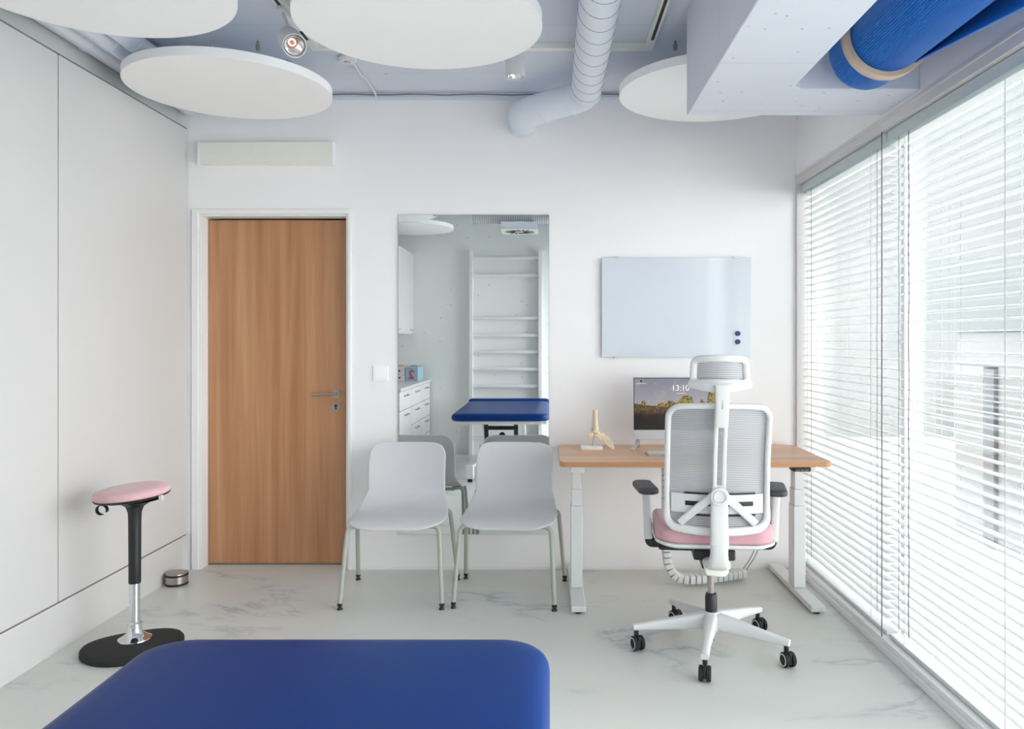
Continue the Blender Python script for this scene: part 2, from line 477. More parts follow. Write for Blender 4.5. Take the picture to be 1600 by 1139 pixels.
# casing on the wall face
cw = .022
prism(bm, [(-W-.040, 0), (-W, 0), (-W, DZ), (W, DZ), (W, 0), (W+cw, 0), (W+cw, DZ+.028), (-W-.040, DZ+.028)], 1, -.014, -.0005)
obj('door_casing', bm, 'trim', dr, bevel=.004)
bm = bmesh.new()
prism(bm, [(-W, 0), (-W+.012, 0), (-W+.012, DZ-.012), (W-.012, DZ-.012), (W-.012, 0), (W, 0), (W, DZ), (-W, DZ)], 1, 0, .09)
obj('door_jamb', bm, 'trim', dr, bevel=.002)
bm = bmesh.new()
prism(bm, [(-W+.012, 0), (-W+.03, 0), (-W+.03, DZ-.03), (W-.03, DZ-.03), (W-.03, 0), (W-.012, 0), (W-.012, DZ-.012), (-W+.012, DZ-.012)], 1, .135, .15)
obj('door_rebate', bm, 'gap', dr, smooth=False)
lw = .403
leaf = obj('door_leaf', B(-W+.0125, -W+.0125+2*lw+.0, .090, .132, .010, DZ-.022), 'door', dr, bevel=.0015)
obj('threshold', B(-W+.012, W-.012, .09, .14, .0005, .0095), 'gap', dr, smooth=False)
obj('hinge_strip', B(W-.033, W-.012, .088, .135, .0, DZ-.012), 'trim', dr, smooth=False)
# handle and lock rosette
hx = (525-PX)*4.48/F-(DX0+DX1)/2; hz = CAM_Z-(615-PY)*4.48/F
bm = bmesh.new()
cyl(bm, (hx, .090, hz), (hx, .082, hz), .026, n=28); cyl(bm, (hx, .084, hz), (hx, .045, hz), .010)
sweep(bm, fillet([(hx, .052, hz), (hx-.02, .046, hz+.001), (hx-.125, .046, hz-.004)], .01), .011, .0065, up=(0, 0, 1), p=3)
obj('door_handle', bm, 'steel', dr, ang=50, label='brushed steel lever handle')
bm = bmesh.new(); lz = CAM_Z-(635.5-PY)*4.48/F
cyl(bm, (hx, .090, lz), (hx, .082, lz), .026, n=28)
lk = obj('lock_rosette', bm, 'steel', dr, label='round steel lock rosette')
bm = bmesh.new(); cyl(bm, (hx, .083, lz+.006), (hx, .080, lz+.006), .009); box(bm, hx-.004, hx+.004, .0805, .083, lz-.016, lz)
obj('keyhole', bm, 'black', lk)

# ------------------------------------------------------------------ left ceiling pipes, back wall fittings
px_ = [(-2.055, 'thin painted pipe nearest the left wall'), (-1.955, 'middle painted pipe of the three under the ceiling'), (-1.850, 'painted pipe farthest from the left wall')]
for k, (x, lb) in enumerate(px_):
    bm = bmesh.new(); r = .044
    yend = D-.0
    sweep(bm, [(x, YB+.001, 2.640), (x, D-.001, 2.640)], r, n=20)
    for y in (1.2, 2.3, 3.4, 4.37):
        sweep(bm, [(x, y, 2.640), (x, y+.02, 2.640)], r+.004, n=20)
    t = obj('ceiling_pipe', bm, 'duct'); tag(t, 'pale '+lb, 'pipe', 'pipes under the ceiling on the left')

t = thing('wall_convector', 'long cream rectangular box mounted on the wall above the door', 'wall unit', ((419-PX)*D/F, D, 0))
hw = .382; z0, z1 = CAM_Z-(257-PY)*4.36/F, CAM_Z-(222-PY)*4.36/F
obj('cover', B(-hw, hw, -.045, -.0005, z0, z1), 'cream', t, bevel=.003)
for s in (-1, 1):
    obj('end_cap', B(min(s*hw, s*(hw-.006))+(0.001*s), max(s*hw, s*(hw-.006))+(0.001*s), -.047, -.0005, z0-.002, z1+.002), 'trim', t, bevel=.001)

t = thing('light_switch', 'square white light switch on the wall between door and mirror', 'switch', ((595-PX)*D/F, D, CAM_Z-(583.5-PY)*D/F))
bm = bmesh.new(); pad(bm, .043, .043, .004, [(0, 0), (0, .007), (.002, .009)], mat=Matrix.Rotation(PI/2, 4, 'X'))
obj('frame', bm, 'disc', t)
bm = bmesh.new(); pad(bm, .031, .031, .003, [(0, .0085), (0, .0105), (.001, .0115)], mat=Matrix.Rotation(PI/2, 4, 'X'))
obj('rocker', bm, 'disc', t)

# mirror
t = thing('wall_mirror', 'tall frameless mirror on the wall behind the two grey chairs', 'mirror', (-.431, D, 0))
mz0, mz1 = CAM_Z-(835-PY)*4.387/F, CAM_Z-(335.5-PY)*4.387/F
obj('mirror_backing', B(-.4305, .4305, -.0065, -.0005, mz0, mz1), 'gap', t, smooth=False)
obj('mirror_glass', B(-.4295, .4295, -.0095, -.0067, mz0+.001, mz1-.001), 'mirror', t, smooth=False, label='silvered mirror glass')

# glass board
t = thing('glass_board', 'pale frameless glass whiteboard on the wall above the desk', 'whiteboard', ((1056-PX)*D/F, D, 0))
bz0, bz1 = CAM_Z-(558-PY)*4.37/F, CAM_Z-(402.5-PY)*4.37/F
obj('glass_pane', B(-.425, .425, -.020, -.014, bz0, bz1), 'board', t, bevel=.001)
for x in (-.34, .34):
    for z in (bz0, bz1):
        bm = bmesh.new(); box(bm, x-.014, x+.014, -.023, -.0005, z-.006, z+.006)
        obj('clip', bm, 'silver', t, bevel=.001, label='small metal clip')
for k, y in enumerate((521, 534)):
    bm = bmesh.new(); p = at(1153, y, 4.37); cyl(bm, (p.x, D-.0205, p.z), (p.x, D-.030, p.z), .0150, .0138, n=24)
    tag(obj('magnet', bm, 'magnet'), ('upper' if k == 0 else 'lower')+' round navy magnet on the glass board', 'magnet', 'magnets on the glass board')

# ------------------------------------------------------------------ ceiling discs
RD = .468; ZD = 2.51
def disc(x, y, lb, in_view=True):
    t = thing('acoustic_disc', lb, 'acoustic panel', (x, y, ZD), 0, 'round acoustic panels under the ceiling')
    bm = bmesh.new(); lathe(bm, [(RD, 0), (RD, .040)], 160)
    obj('felt_disc', bm, 'disc', t, ang=50)
    for a in (.6, 2.7, 4.8):
        c, s = math.cos(a)*.27, math.sin(a)*.27
        bm = bmesh.new(); cyl(bm, (c, s, .040), (c, s, HC-ZD-.0005), .0022, n=8); cyl(bm, (c, s, HC-ZD-.012), (c, s, HC-ZD-.0005), .010, n=12); cyl(bm, (c, s, .0402), (c, s, .048), .01, n=12)
        obj('suspension_wire', bm, 'silver', t)
disc(-1.551, 2.58, 'round white ceiling panel cut by the top left corner')
disc(-1.530, 3.70, 'round white ceiling panel above the oak door')
disc(-.494, 2.93, 'large round white ceiling panel left of the spiral duct')
disc(.812, 3.745, 'round white ceiling panel half hidden behind the concrete beam')
disc(-1.50, .50, 'round white ceiling panel seen only in the mirror, nearest the rear wall')
disc(-1.54, 1.46, 'round white ceiling panel seen only in the mirror, above the cabinets')

# ------------------------------------------------------------------ spiral duct
t = thing('spiral_duct', 'pale spiral duct bending down into the back wall', 'air duct', (.192, 4.05, 2.62))
R = .0795
P0 = Vector((.192, -.0, 2.606)); P1 = Vector((.192, 3.985, 2.604)); P2 = Vector((-.145, 4.215, 2.548)); P3 = Vector((-.150, D-.0005, 2.545))
off = Vector((.192, 4.05, 2.62))
bm = bmesh.new(); sweep(bm, [p-off for p in fillet([P0, P1+Vector((0, -.02, 0)), P1], .01, 2)], R, n=48)
obj('straight_pipe', bm, 'duct', t)
bm = bmesh.new()
# helical seam: a fine raised bead
n_t = 31; pitch = (P1.y-P0.y)/n_t; pts = []
for i in range(n_t*28+1):
    a = 2*PI*i/28; y = P0.y+.02+pitch*i/28*.985
    z_ = P0.z+(P1.z-P0.z)*(y-P0.y)/(P1.y-P0.y)
    pts.append(Vector((P0.x+math.cos(a)*(R+.0004), y, z_+math.sin(a)*(R+.0004)))-off)
sweep(bm, pts, .0013, n=5)
obj('spiral_seam', bm, 'seam', t)
bm = bmesh.new()
# elbow: segmented bend down to the wall
path = [P1, P1+Vector((-.012, .045, -.004))]
path = fillet([P1, P1+Vector((-.02, .075, -.004)), P2+Vector((.05, -.03, .012)), P2, P3], .075, 3)
sweep(bm, [p-off for p in path], R*1.0, n=48)
obj('elbow_pipe', bm, 'duct', t, ang=60)
bm = bmesh.new()
def ring_on(bm, c, d, r, h, n=48):
    d = Vector(d).normalized(); sweep(bm, [Vector(c)-d*h, Vector(c)+d*h], r, n=n)
ring_on(bm, P1-off, (0, 1, 0), R+.003, .006)
obj('collar', bm, 'duct', t); bm = bmesh.new()
mid = (P1+Vector((-.02, .075, -.004))).lerp(P2, .18); dd = (P2-P1).normalized()
ring_on(bm, mid-off, dd, R+.0025, .005)
obj('collar', bm, 'duct', t); bm = bmesh.new()
mid2 = (P1+Vector((-.02, .075, -.004))).lerp(P2, .62); ring_on(bm, mid2-off, dd, R+.0025, .005); obj('collar', bm, 'duct', t); bm = bmesh.new()
ring_on(bm, P3-off-Vector((0, .05, 0)), (0, 1, 0), R+.003, .006); obj('collar', bm, 'duct', t)
# cross branch over the diffuser at the rear of the room
t2 = thing('air_diffuser', 'square ceiling air diffuser with a swirl grille, seen in the mirror', 'air diffuser', (-.32, .42, 2.49))
bm = bmesh.new(); box(bm, -.19, .19, -.19, .19, .012, .085)
obj('plenum_box', bm, 'duct', t2, bevel=.002)
bm = bmesh.new(); box(bm, -.2, .2, -.2, .2, 0, .012); obj('face_plate', bm, 'cream', t2, bevel=.002)
bm = bmesh.new()
for i in range(16):
    a = 2*PI*i/16; m = Matrix.Rotation(a, 4, 'Z') @ Matrix.Translation((.105, 0, -.0015)) @ Matrix.Rotation(.35, 4, 'Z')
    box(bm, -.06, .06, -.008, .008, -.001, .001, mat=m)
obj('swirl_grille', bm, 'black', t2, smooth=False, label='radial black slots')
t3 = thing('spiral_duct', 'ribbed duct crossing above the air diffuser, seen in the mirror', 'air duct', (-.35, .42, 2.645))
bm = bmesh.new(); sweep(bm, [(-.48, 0, 0), (.448, 0, 0)], .066, n=40); obj('straight_pipe', bm, 'white', t3)
bm = bmesh.new()
for i in range(38): ring_on(bm, (-.47+i*.024, 0, 0), (1, 0, 0), .0675, .004, 40)
obj('rib', bm, 'leg', t3)['kind'] = 'stuff'
bm = bmesh.new(); lathe(bm, [(.07, -.02), (.07, .0)], 32, Matrix.Translation((.03, 0, -.0490))); obj('spigot', bm, 'duct', t3)

# ------------------------------------------------------------------ track lights
t = thing('lighting_track', 'white rectangular lighting track fixed under the ceiling', 'light track', (0, 3.62, HC))
def track(bm, x0, x1, y0, y1, mi=0):
    box(bm, x0, x1, y0, y1, -.0275, -.0005)
bm = bmesh.new(); TXL, TXR, TY, TW = -1.125, .455, 0.0, .036
track(bm, TXL, TXR+TW, 0, TW)
obj('rear_track', bm, 'cream', t, bevel=.001)
bm = bmesh.new(); track(bm, TXL, TXL+TW, -2.3, -.0005); obj('side_track', bm, 'cream', t, bevel=.001)
bm = bmesh.new(); track(bm, TXR, TXR+TW, -2.3, -.0005); obj('side_track', bm, 'cream', t, bevel=.001)
bm = bmesh.new(); box(bm, TXR+.011, TXR+.025, -2.28, -.10, -.0287, -.0277); obj('track_slot', bm, 'black', t, smooth=False, label='dark slot')
bm = bmesh.new(); box(bm, TXL+.011, TXL+.025, -2.28, -.36, -.0287, -.0277); box(bm, TXL+.011, TXL+.025, -.20, -.10, -.0287, -.0277); obj('track_slot', bm, 'black', t, smooth=False, label='dark slot')

def spot(front, d, lb, anchor, cat='spotlight'):
    d = Vector(d).normalized(); front = Vector(front)
    t = thing('track_spotlight', lb, cat, front, 0, 'white track spotlights')
    m = align(Vector((0, 0, 0)), d)
    bm = bmesh.new(); L = .118; r = .0465
    lathe(bm, [(.030, -L), (r-.002, -L), (r, -L+.004), (r, 0), (r-.003, 0), (r-.005, -.012), (r-.006, -.030)], 40, m, cap1=False)
    obj('housing', bm, 'white', t, ang=40)
    bm = bmesh.new(); lathe(bm, [(.0385, -.008), (.034, -.025), (.018, -.048), (.0165, -.050)], 36, m, cap0=False)
    rf = obj('reflector', bm, 'reflector', t)
    bm = bmesh.new(); lathe(bm, [(.0085, -.0495), (.0085, -.046)], 20, m); obj('led_chip', bm, 'orange', t, label='orange LED chip')
    bm = bmesh.new(); a = Vector(anchor)-front; back = -d*(L*.62)
    side = Vector((a.x, a.y, 0))-Vector((back.x, back.y, 0))
    box(bm, a.x-.014, a.x+.014, a.y-.05, a.y+.05, a.z-.016, a.z-.0005)
    obj('track_adapter', bm, 'white', t, bevel=.002)
    bm = bmesh.new(); sweep(bm, [a+Vector((0, 0, -.012)), back+(a-back).normalized()*.03], .008, n=12)
    obj('pivot_arm', bm, 'white', t)
spot((-1.010, 3.05, 2.480), (.45, -.70, -.55), 'white spotlight tilted towards the camera with an orange chip', (TXL+.018, 3.20, HC-.0283))
spot(at(805, 121, 3.62), (0, 0, -1), 'white cylinder spotlight pointing straight down beside the duct', (-.16, 3.638, HC-.0283))
spot((-1.02, 1.80, 2.47), (.55, .35, -.7), 'white spotlight seen only in the mirror, tilted over the room', (TXL+.018, 1.72, HC-.0283))

# smoke detector with conduit
t = thing('smoke_detector', 'small white round detector on the ceiling beside the left spotlight', 'detector', (-.998, 3.80, HC))
bm = bmesh.new(); lathe(bm, [(.046, -.0005), (.047, -.018), (.040, -.026), (.018, -.028), (.016, -.024)], 32); obj('housing', bm, 'white', t)
bm = bmesh.new(); lathe(bm, [(.013, -.0245), (.012, -.031)], 20); obj('sensor_head', bm, 'silver', t)
bm = bmesh.new(); sweep(bm, fillet([(-.985, 3.84, HC-.010), (-.992, 4.05, HC-.009), (-.976, 4.10, HC-.009), (-.980, D-.060, HC-.012), (-.978, D-.056, 2.672)], .012, 3), .006, n=10)
tag(obj('conduit', bm, 'white'), 'thin white conduit running from the detector to the back wall', 'conduit')
bm = bmesh.new(); pts = [(-1.6+i*.1, D-.054, 2.700+.003*math.sin(i*1.7)) for i in range(30)]
sweep(bm, pts, .0035, n=6); tag(obj('ceiling_cable', bm, 'seam'), 'thin grey cable along the top of the back wall', 'cable')
for k, (x, y) in enumerate(((403, 68), (1055, 68))):
    p = at(x, y, 3.60)
    bm = bmesh.new(); cyl(bm, (p.x, p.y, HC-.0005), (p.x, p.y, HC-.028), .006, n=10); cyl(bm, (p.x, p.y, HC-.020), (p.x, p.y, HC-.045), .011, .009, n=12)
    tag(obj('ceiling_hook', bm, 'steel'), 'small metal ceiling anchor '+('above the panel over the door' if k == 0 else 'beside the concrete beam'), 'anchor', 'small ceiling anchors')

# ------------------------------------------------------------------ blue ribbed roll in the recess beside the beam
RX, RZ, RR = 1.166, 2.366, .128
t = thing('mat_roll', 'blue ribbed roll held by a wooden ring above the window', 'mat roll', (RX, 1.9, RZ))
bm = bmesh.new(); n = 200; ls = []
def ribr(i, base): return base+(.0048 if i % 2 else 0)
for y in (-.9, .0, .93, .945, .948):
    k = 0 if y < .94 else (.004 if y < .947 else .02)
    ls.append([Vector(((ribr(i, RR)-k)*math.cos(2*PI*i/n), y, (ribr(i, RR)-k)*math.sin(2*PI*i/n))) for i in range(n)])
loops(bm, ls); obj('rolled_mat', bm, 'mat_blue', t, ang=12)
bm = bmesh.new()      # loose outer turn flaring towards the camera
ls = []
N = 60
for j in range(13):
    f = j/12; y = .70-f*1.55; row = []
    for i in range(N+1):
        a = math.radians(-58+i*1.7)
        r = RR+.004+.17*f*max(0, 1-i/N)**1.2+(.004 if i % 2 else 0)
        row.append(Vector((r*math.cos(a), y, r*math.sin(a))))
    ls.append(row)
loops(bm, ls, closed=False); obj('loose_flap', bm, 'mat_blue', t, solid=.006, ang=60, label='loose blue outer layer')
bm = bmesh.new(); ro, ri = .151, RR+.0045
ls = []
for r, y in ((ri, .735), (ro-.002, .735), (ro, .738), (ro, .775), (ro-.002, .778), (ri, .778)):
    ls.append([Vector((r*math.cos(2*PI*i/96), y, r*math.sin(2*PI*i/96))) for i in range(96)])
ls.append(ls[0]); loops(bm, ls, cap0=False, cap1=False); obj('wooden_ring', bm, 'beech', t, label='pale beech ring')
bm = bmesh.new(); box(bm, -.015, .015, .745, .770, ro-.001, HC-RZ-.0005); obj('hanger', bm, 'white', t, bevel=.001)
bm = bmesh.new(); box(bm, -.015, .015, -.60, -.57, RR-.004, HC-RZ-.0005); obj('hanger', bm, 'white', t, bevel=.001)

# ------------------------------------------------------------------ window wall
WZ0, WZ1 = .0, 2.250
MULL = [(3.262), (2.255), (1.10)]
WY0, WY1 = YB+.001, D-.001
win = thing('window_1', None, None, (XR, 0, 0)); win['kind'] = 'structure'
bm = bmesh.new(); box(bm, -.004, .10, WY0, WY1, 2.198, 2.250); box(bm, -.010, .0, WY0, WY1, 2.236, 2.2515)
obj('top_frame', bm, 'frame', win, bevel=.002)
bm = bmesh.new(); box(bm, -.018, .10, WY0, WY1, .0005, .030); box(bm, -.006, .10, WY0, WY1, .030, .052)
obj('bottom_frame', bm, 'trim', win, bevel=.003)
for y0, y1 in ((WY1-.018, WY1), (WY0, WY0+.03)):
    obj('side_frame', B(-.004, .10, y0, y1, .0525, 2.1975), 'frame', win, bevel=.002)
for y in MULL:
    obj('mullion', B(.085, .16, y-.014, y+.014, .0525, 2.1975), 'trim', win, bevel=.002)
obj('glass_pane', B(.118, .124, WY0+.03, WY1-.018, .0525, 2.1975), 'glass', win, smooth=False, label='clear glass')
bm = bmesh.new(); sweep(bm, [(-.002, 3.262, .053), (-.002, 3.262, 2.197)], .0022, n=6)
obj('joint_cable', bm, 'cord', win, label='thin dark vertical line')

def blind(y0, y1, lb, cords, thick):
    t = thing('venetian_blind', lb, 'blind', (XR+.048, (y0+y1)/2, 2.195), 0, 'venetian blinds')
    h = (y1-y0)/2-.006
    bm = bmesh.new(); box(bm, -.030, .030, -h, h, -.048, 0); obj('head_rail', bm, 'rail', t, bevel=.002, label='pale grey-green head rail')
    bm = bmesh.new(); nsl = 52; p = .0394
    for k in range(nsl):
        z = -.062-k*p
        rows = []
        for i in range(7):
            u = -1+2*i/6; x = u*.0245; zz = z+.0022*(1-u*u)+u*-.001
            rows.append([(x, -h, zz), (x, h, zz)])
        r2 = [[Vector((a[0], a[1], a[2]-.0006)) for a in q] for q in rows]
        loopsec = [[Vector(q[e]) for q in rows]+[q[e] for q in r2][::-1] for e in (0, 1)]
        loops(bm, loopsec)
    obj('slats', bm, 'slat', t, ang=60)
    bm = bmesh.new(); box(bm, -.025, .025, -h, h, -2.140, -2.124); obj('bottom_rail', bm, 'slat', t, bevel=.003)
    for y, kind in cords:
        yy = y-(y0+y1)/2
        bm = bmesh.new()
        if kind == 'l':
            for x in (-.0262, .0262): box(bm, x-.0007, x+.0007, yy-.0018, yy+.0018, -2.124, -.048)
            obj('ladder_tape', bm, 'lightcord', t, smooth=False, label='thin white ladder tape')
        else:
            sweep(bm, [(-.0275, yy+.0025*math.sin(i*.9), -.048-i*.052) for i in range(40)], .0012 if kind == 'd' else .002, n=6)
            obj('lift_cord', bm, 'cord', t, label='dark lift cord')
def ycord(px): return 1.437*F/(px-PX)
blind(3.268, 4.37, 'white venetian blind of the narrow window behind the desk', [(ycord(1268), 'd'), (ycord(1262), 'l'), (ycord(1361), 'l'), (ycord(1371), 'd')], 0)
blind(2.262, 3.256, 'wide white venetian blind on the right, nearer the camera', [(ycord(1405), 'd'), (ycord(1413), 'l'), (ycord(1420.5), 'w'), (2.42, 'l')], 0)

# ------------------------------------------------------------------ outside
st('ground_outside', B(1.7, 14, -6, 14, -.35, -.20), 'pave', smooth=False)
t = thing('facade_outside', 'pale building seen through the blinds, with a dark grey post', 'building', (3.2, 0, 0))
obj('upper_wall', B(0, .4, 3.6, 6.50, 1.375, 6.0), 'outconc', t, smooth=False, label='grey concrete upper wall')
obj('lintel', B(.03, .38, 3.6, 6.08, 1.12, 1.37), 'outlight', t, smooth=False)
obj('side_pier', B(.0, .4, 5.66, 6.075, -.20, 1.119), 'outlight', t, smooth=False)
obj('infill_wall', B(.03, .30, 3.6, 5.525, -.20, 1.118), 'outlight', t, smooth=False)
obj('post', B(.0, .05, 5.53, 5.655, -.20, 1.10), 'darkframe', t, smooth=False, label='dark grey post')

t = thing('sky_dimming_block', 'plain pale block added beyond the narrow blind to dim the bright sky', 'building', (5.0, 12.0, -.2))  # added block, keeps the sky behind the narrow blind from blowing out
obj('wall', B(-2.2, 2.4, 0, 2.0, 0, 10.0), 'outlight', t, smooth=False)
obj('block_cap', B(-2.25, 2.45, -.05, 2.05, 10.005, 10.2), 'outlight', t, smooth=False)

# ------------------------------------------------------------------ treatment table
TX0, TX1, TY0, TY1 = -.905, .0015, .20, 1.762
t = thing('treatment_table', 'blue padded treatment table on a white frame in the foreground', 'treatment table', ((TX0+TX1)/2, (TY0+TY1)/2, 0))
hx_, hy_ = (TX1-TX0)/2, (TY1-TY0)/2
ZT = .640
def dome(q):
    return q
bm = bmesh.new()
lv = [(.030, ZT-.070), (.010, ZT-.067), (.002, ZT-.058), (0, ZT-.044), (.002, ZT-.030), (.008, ZT-.018), (.018, ZT-.009), (.034, ZT-.003), (.06, ZT-.0005), (.14, ZT+.001), (.28, ZT+.002), (.44, ZT+.002)]
pad(bm, hx_, hy_, .105, lv, n=12)
obj('mattress', bm, 'leather', t, ang=80, label='smooth blue upholstered mattress')
bm = bmesh.new()
pad(bm, hx_, .075, .04, [(.02, ZT-.060), (.004, ZT-.055), (0, ZT-.03), (.003, ZT-.004), (.012, ZT+.010), (.03, ZT+.016), (.06, ZT+.017)], cy=-hy_-.085)
obj('head_cushion', bm, 'leather', t, ang=80)
bm = bmesh.new()
zf0, zf1 = .540, .5695
fx, fy = hx_-.045, hy_-.05
for s in (-1, 1):
    box(bm, s*fx-.02, s*fx+.02, -fy, fy, zf0, zf1)
for s in (-1, 1): box(bm, -fx+.021, fx-.021, s*fy-.02, s*fy+.02, zf0, zf1)
box(bm, -fx+.021, fx-.021, -.02, .02, zf0, zf1)
obj('top_frame', bm, 'white', t, bevel=.002)
bm = bmesh.new()
for s in (-1, 1):
    box(bm, s*.28-.02, s*.28+.02, -.62, .62, .08, .12)
for s in (-1, 1): box(bm, -.259, .259, s*.55-.02, s*.55+.02, .08, .12)
obj('base_frame', bm, 'white', t, bevel=.003)
for s in (-1, 1):
    bm = bmesh.new()
    sweep(bm, [(s*.20, -.45, .12), (s*.20, .25, .535)], .016, .016, up=(1, 0, 0), p=6, n=16)
    obj('lift_arm', bm, 'white', t)
    bm = bmesh.new()
    sweep(bm, [(s*.14, .42, .12), (s*.14, .58, .535)], .013, .02, up=(1, 0, 0), p=6, n=16)
    obj('lift_arm', bm, 'black', t, label='black strut')
bm = bmesh.new(); box(bm, -.16, .16, .50, .58, .47, .50); obj('actuator_bracket', bm, 'black', t, bevel=.004)
bm = bmesh.new(); sweep(bm, [(0, -.25, .14), (0, .4, .40)], .03, n=20); obj('actuator', bm, 'black', t)
bm = bmesh.new(); sweep(bm, fillet([(-fx+.03, fy+.0, .535), (-fx+.03, fy+.01, .46), (-fx+.032, fy+.012, .40)], .02), .003, n=6); obj('cord', bm, 'lightcord', t)
for sx in (-1, 1):
    for sy in (-1, 1):
        bm = bmesh.new(); x, y = sx*.28, sy*.68
        box(bm, x-.035, x+.035, y-.045, y+.045, .035, .165)
        ft = obj('foot', bm, 'white', t, bevel=.006)
        bm = bmesh.new(); cyl(bm, (x-.02, y, .026), (x+.02, y, .026), .026, n=24); obj('wheel', bm, 'black', ft)

# ------------------------------------------------------------------ wall bars
t = thing('wall_bars', 'white wooden wall bars on the rear wall, seen in the mirror', 'wall bars', (-.498, YB, 0))
for s in (-1, 1):
    bm = bmesh.new(); box(bm, s*.3955-.0215, s*.3955+.0215, .0005, .105, .0005, 2.34); obj('upright', bm, 'white', t, bevel=.004)
for z in (2.254, 2.057, 1.566, 1.369, 1.178, .98, .783, .587, .39, .195):
    bm = bmesh.new(); sweep(bm, [(-.3738, .065, z), (.3738, .065, z)], .013, .020, up=(0, 0, 1), n=16, p=2.5); obj('rung', bm, 'white', t)

# ------------------------------------------------------------------ rear cabinets seen in the mirror
names = ['white base cabinet with four drawers in the rear corner', 'white base cabinet with four drawers beside the corner unit', 'white base cabinet with one drawer over a door']
CB = -1.370
for u in range(3):
    y0 = YB+.03+u*.6; y1 = y0+.597
    t = thing('base_cabinet', names[u], 'cabinet', (CB, (y0+y1)/2, 0), 0, 'white base cabinets along the left wall')
    obj('body', B(-.70+.003, -.020, -.298, .298, .0905, .838), 'white', t, smooth=False)
    obj('plinth', B(-.70+.003, -.07, -.298, .298, .0005, .090), 'gap', t, smooth=False)
    fr = [(.655, .832), (.468, .650), (.280, .463), (.095, .275)] if u < 2 else [(.655, .832)]
    for z0, z1 in fr:
        d = obj('drawer', B(-.0195, 0, -.296, .296, z0, z1), 'panel', t, bevel=.001)
        bm = bmesh.new(); zz = z1-.045
        sweep(bm, fillet([(0.0005, -.075, zz), (.028, -.068, zz), (.028, .068, zz), (.0005, .075, zz)], .012, 4), .005, n=8)
        obj('handle', bm, 'steel', d, label='bowed steel handle')
    if u == 2:
        d = obj('door', B(-.0195, 0, -.296, .296, .095, .650), 'panel', t, bevel=.001)
        bm = bmesh.new(); zz = .605
        sweep(bm, fillet([(0.0005, -.075, zz), (.028, -.068, zz), (.028, .068, zz), (.0005, .075, zz)], .012, 4), .005, n=8)
        obj('handle', bm, 'steel', d, label='bowed steel handle')
bm = bmesh.new(); box(bm, -2.066, CB+.012, YB+.0005, 1.73, .8385, .868)
tag(obj('worktop', bm, 'counter', bevel=.002), 'pale grey worktop over the white base cabinets', 'worktop')
for u in range(2):
    y0 = YB+.002+u*.8; y1 = y0+.797
    t = thing('wall_cabinet', 'white wall cabinet hung '+('in the rear corner' if u == 0 else 'next to the corner wall cabinet'), 'cabinet', (-1.56, (y0+y1)/2, 1.385), 0, 'white wall cabinets')
    obj('body', B(-.506, -.0195, -.398, .398, 0, .915), 'white', t, smooth=False)
    d = obj('door', B(-.019, 0, -.397, .397, .012, .913), 'panel', t, bevel=.001)
    bm = bmesh.new(); sweep(bm, fillet([(0.0005, -.30, .045), (.025, -.295, .045), (.025, -.165, .045), (.0005, -.16, .045)], .01, 4), .005, n=8); obj('handle', bm, 'steel', d)
for k, (x0, x1, mt, ch, cm, lb) in enumerate(((-1.570, -1.430, 'bluebox', '2', 'red', 'blue box with a red number two on the worktop'),
                                            (-1.722, -1.575, 'pinkbox', '3', 'ink', 'pale pink box with a black number three on the worktop'))):
    t = thing('storage_box', lb, 'box', ((x0+x1)/2, .40, .8685), 0, 'storage boxes on the worktop')
    hw = (x1-x0)/2
    obj('body', B(-hw, hw, -.36, 0, 0, .135), mt, t, bevel=.002)
    obj('lid', B(-hw-.002, hw+.002, -.362, .002, .1355, .155), mt, t, bevel=.002)
    bm = bmesh.new(); sweep(bm, fillet([(-.03, -.15, .155), (-.03, -.15, .164), (.03, -.15, .164), (.03, -.15, .155)], .005), .003, n=8); obj('handle', bm, 'black', t)
    text('number', ch, .13, cm, t, (0, .0012, .066), (PI/2, 0, PI), bold=.003)

# ------------------------------------------------------------------ door stop
t = thing('door_stop', 'round steel door stop with black rubber rings on the floor by the door', 'door stop', (-2.003, 4.13, 0))
bm = bmesh.new(); lathe(bm, [(.056, .0005), (.058, .002), (.058, .012), (.0555, .012)], 40); obj('rubber_ring', bm, 'rubber', t)
bm = bmesh.new(); lathe(bm, [(.0570, .0125), (.0570, .048)], 40); obj('body', bm, 'steel', t)
bm = bmesh.new(); lathe(bm, [(.0555, .0485), (.0585, .0485), (.0585, .057), (.0555, .0575)], 40); obj('rubber_ring', bm, 'rubber', t)
bm = bmesh.new(); lathe(bm, [(.0545, .0580), (.054, .0625), (.050, .065)], 40); obj('cap', bm, 'steel', t)

# ------------------------------------------------------------------ pink sitting stool
t = thing('active_stool', 'pink topped standing stool on a black base beside the left wall', 'stool', (-1.775, 3.29, 0))
bm = bmesh.new(); m = Matrix.Translation((.012, -.035, 0)) @ Matrix.Rotation(math.radians(30), 4, 'Z')
ls = []
for ins, z in ((.006, .0005), (.0, .006), (.0, .018), (.006, .026), (.02, .030), (.08, .034)):
    l = []
    for i in range(64):
        a = 2*PI*i/64; c, s = math.cos(a), math.sin(a)
        x = (.198-ins)*math.copysign(abs(c)**.88, c); y = (.168-ins)*math.copysign(abs(s)**.92, s)
        y += .035*(x/.22)**2*1.0-.012          # kidney outline
        l.append(m @ Vector((x, y, z)))
    ls.append(l)
loops(bm, ls); obj('base', bm, 'rubber', t, ang=50, label='black bean-shaped rubber base')
bm = bmesh.new(); lathe(bm, [(.068, .030), (.066, .037), (.050, .046), (.034, .058), (.028, .075), (.0275, .10), (.024, .104), (.0205, .108), (.0205, .30)], 40)
obj('chrome_column', bm, 'chrome', t, label='chrome column and flange')
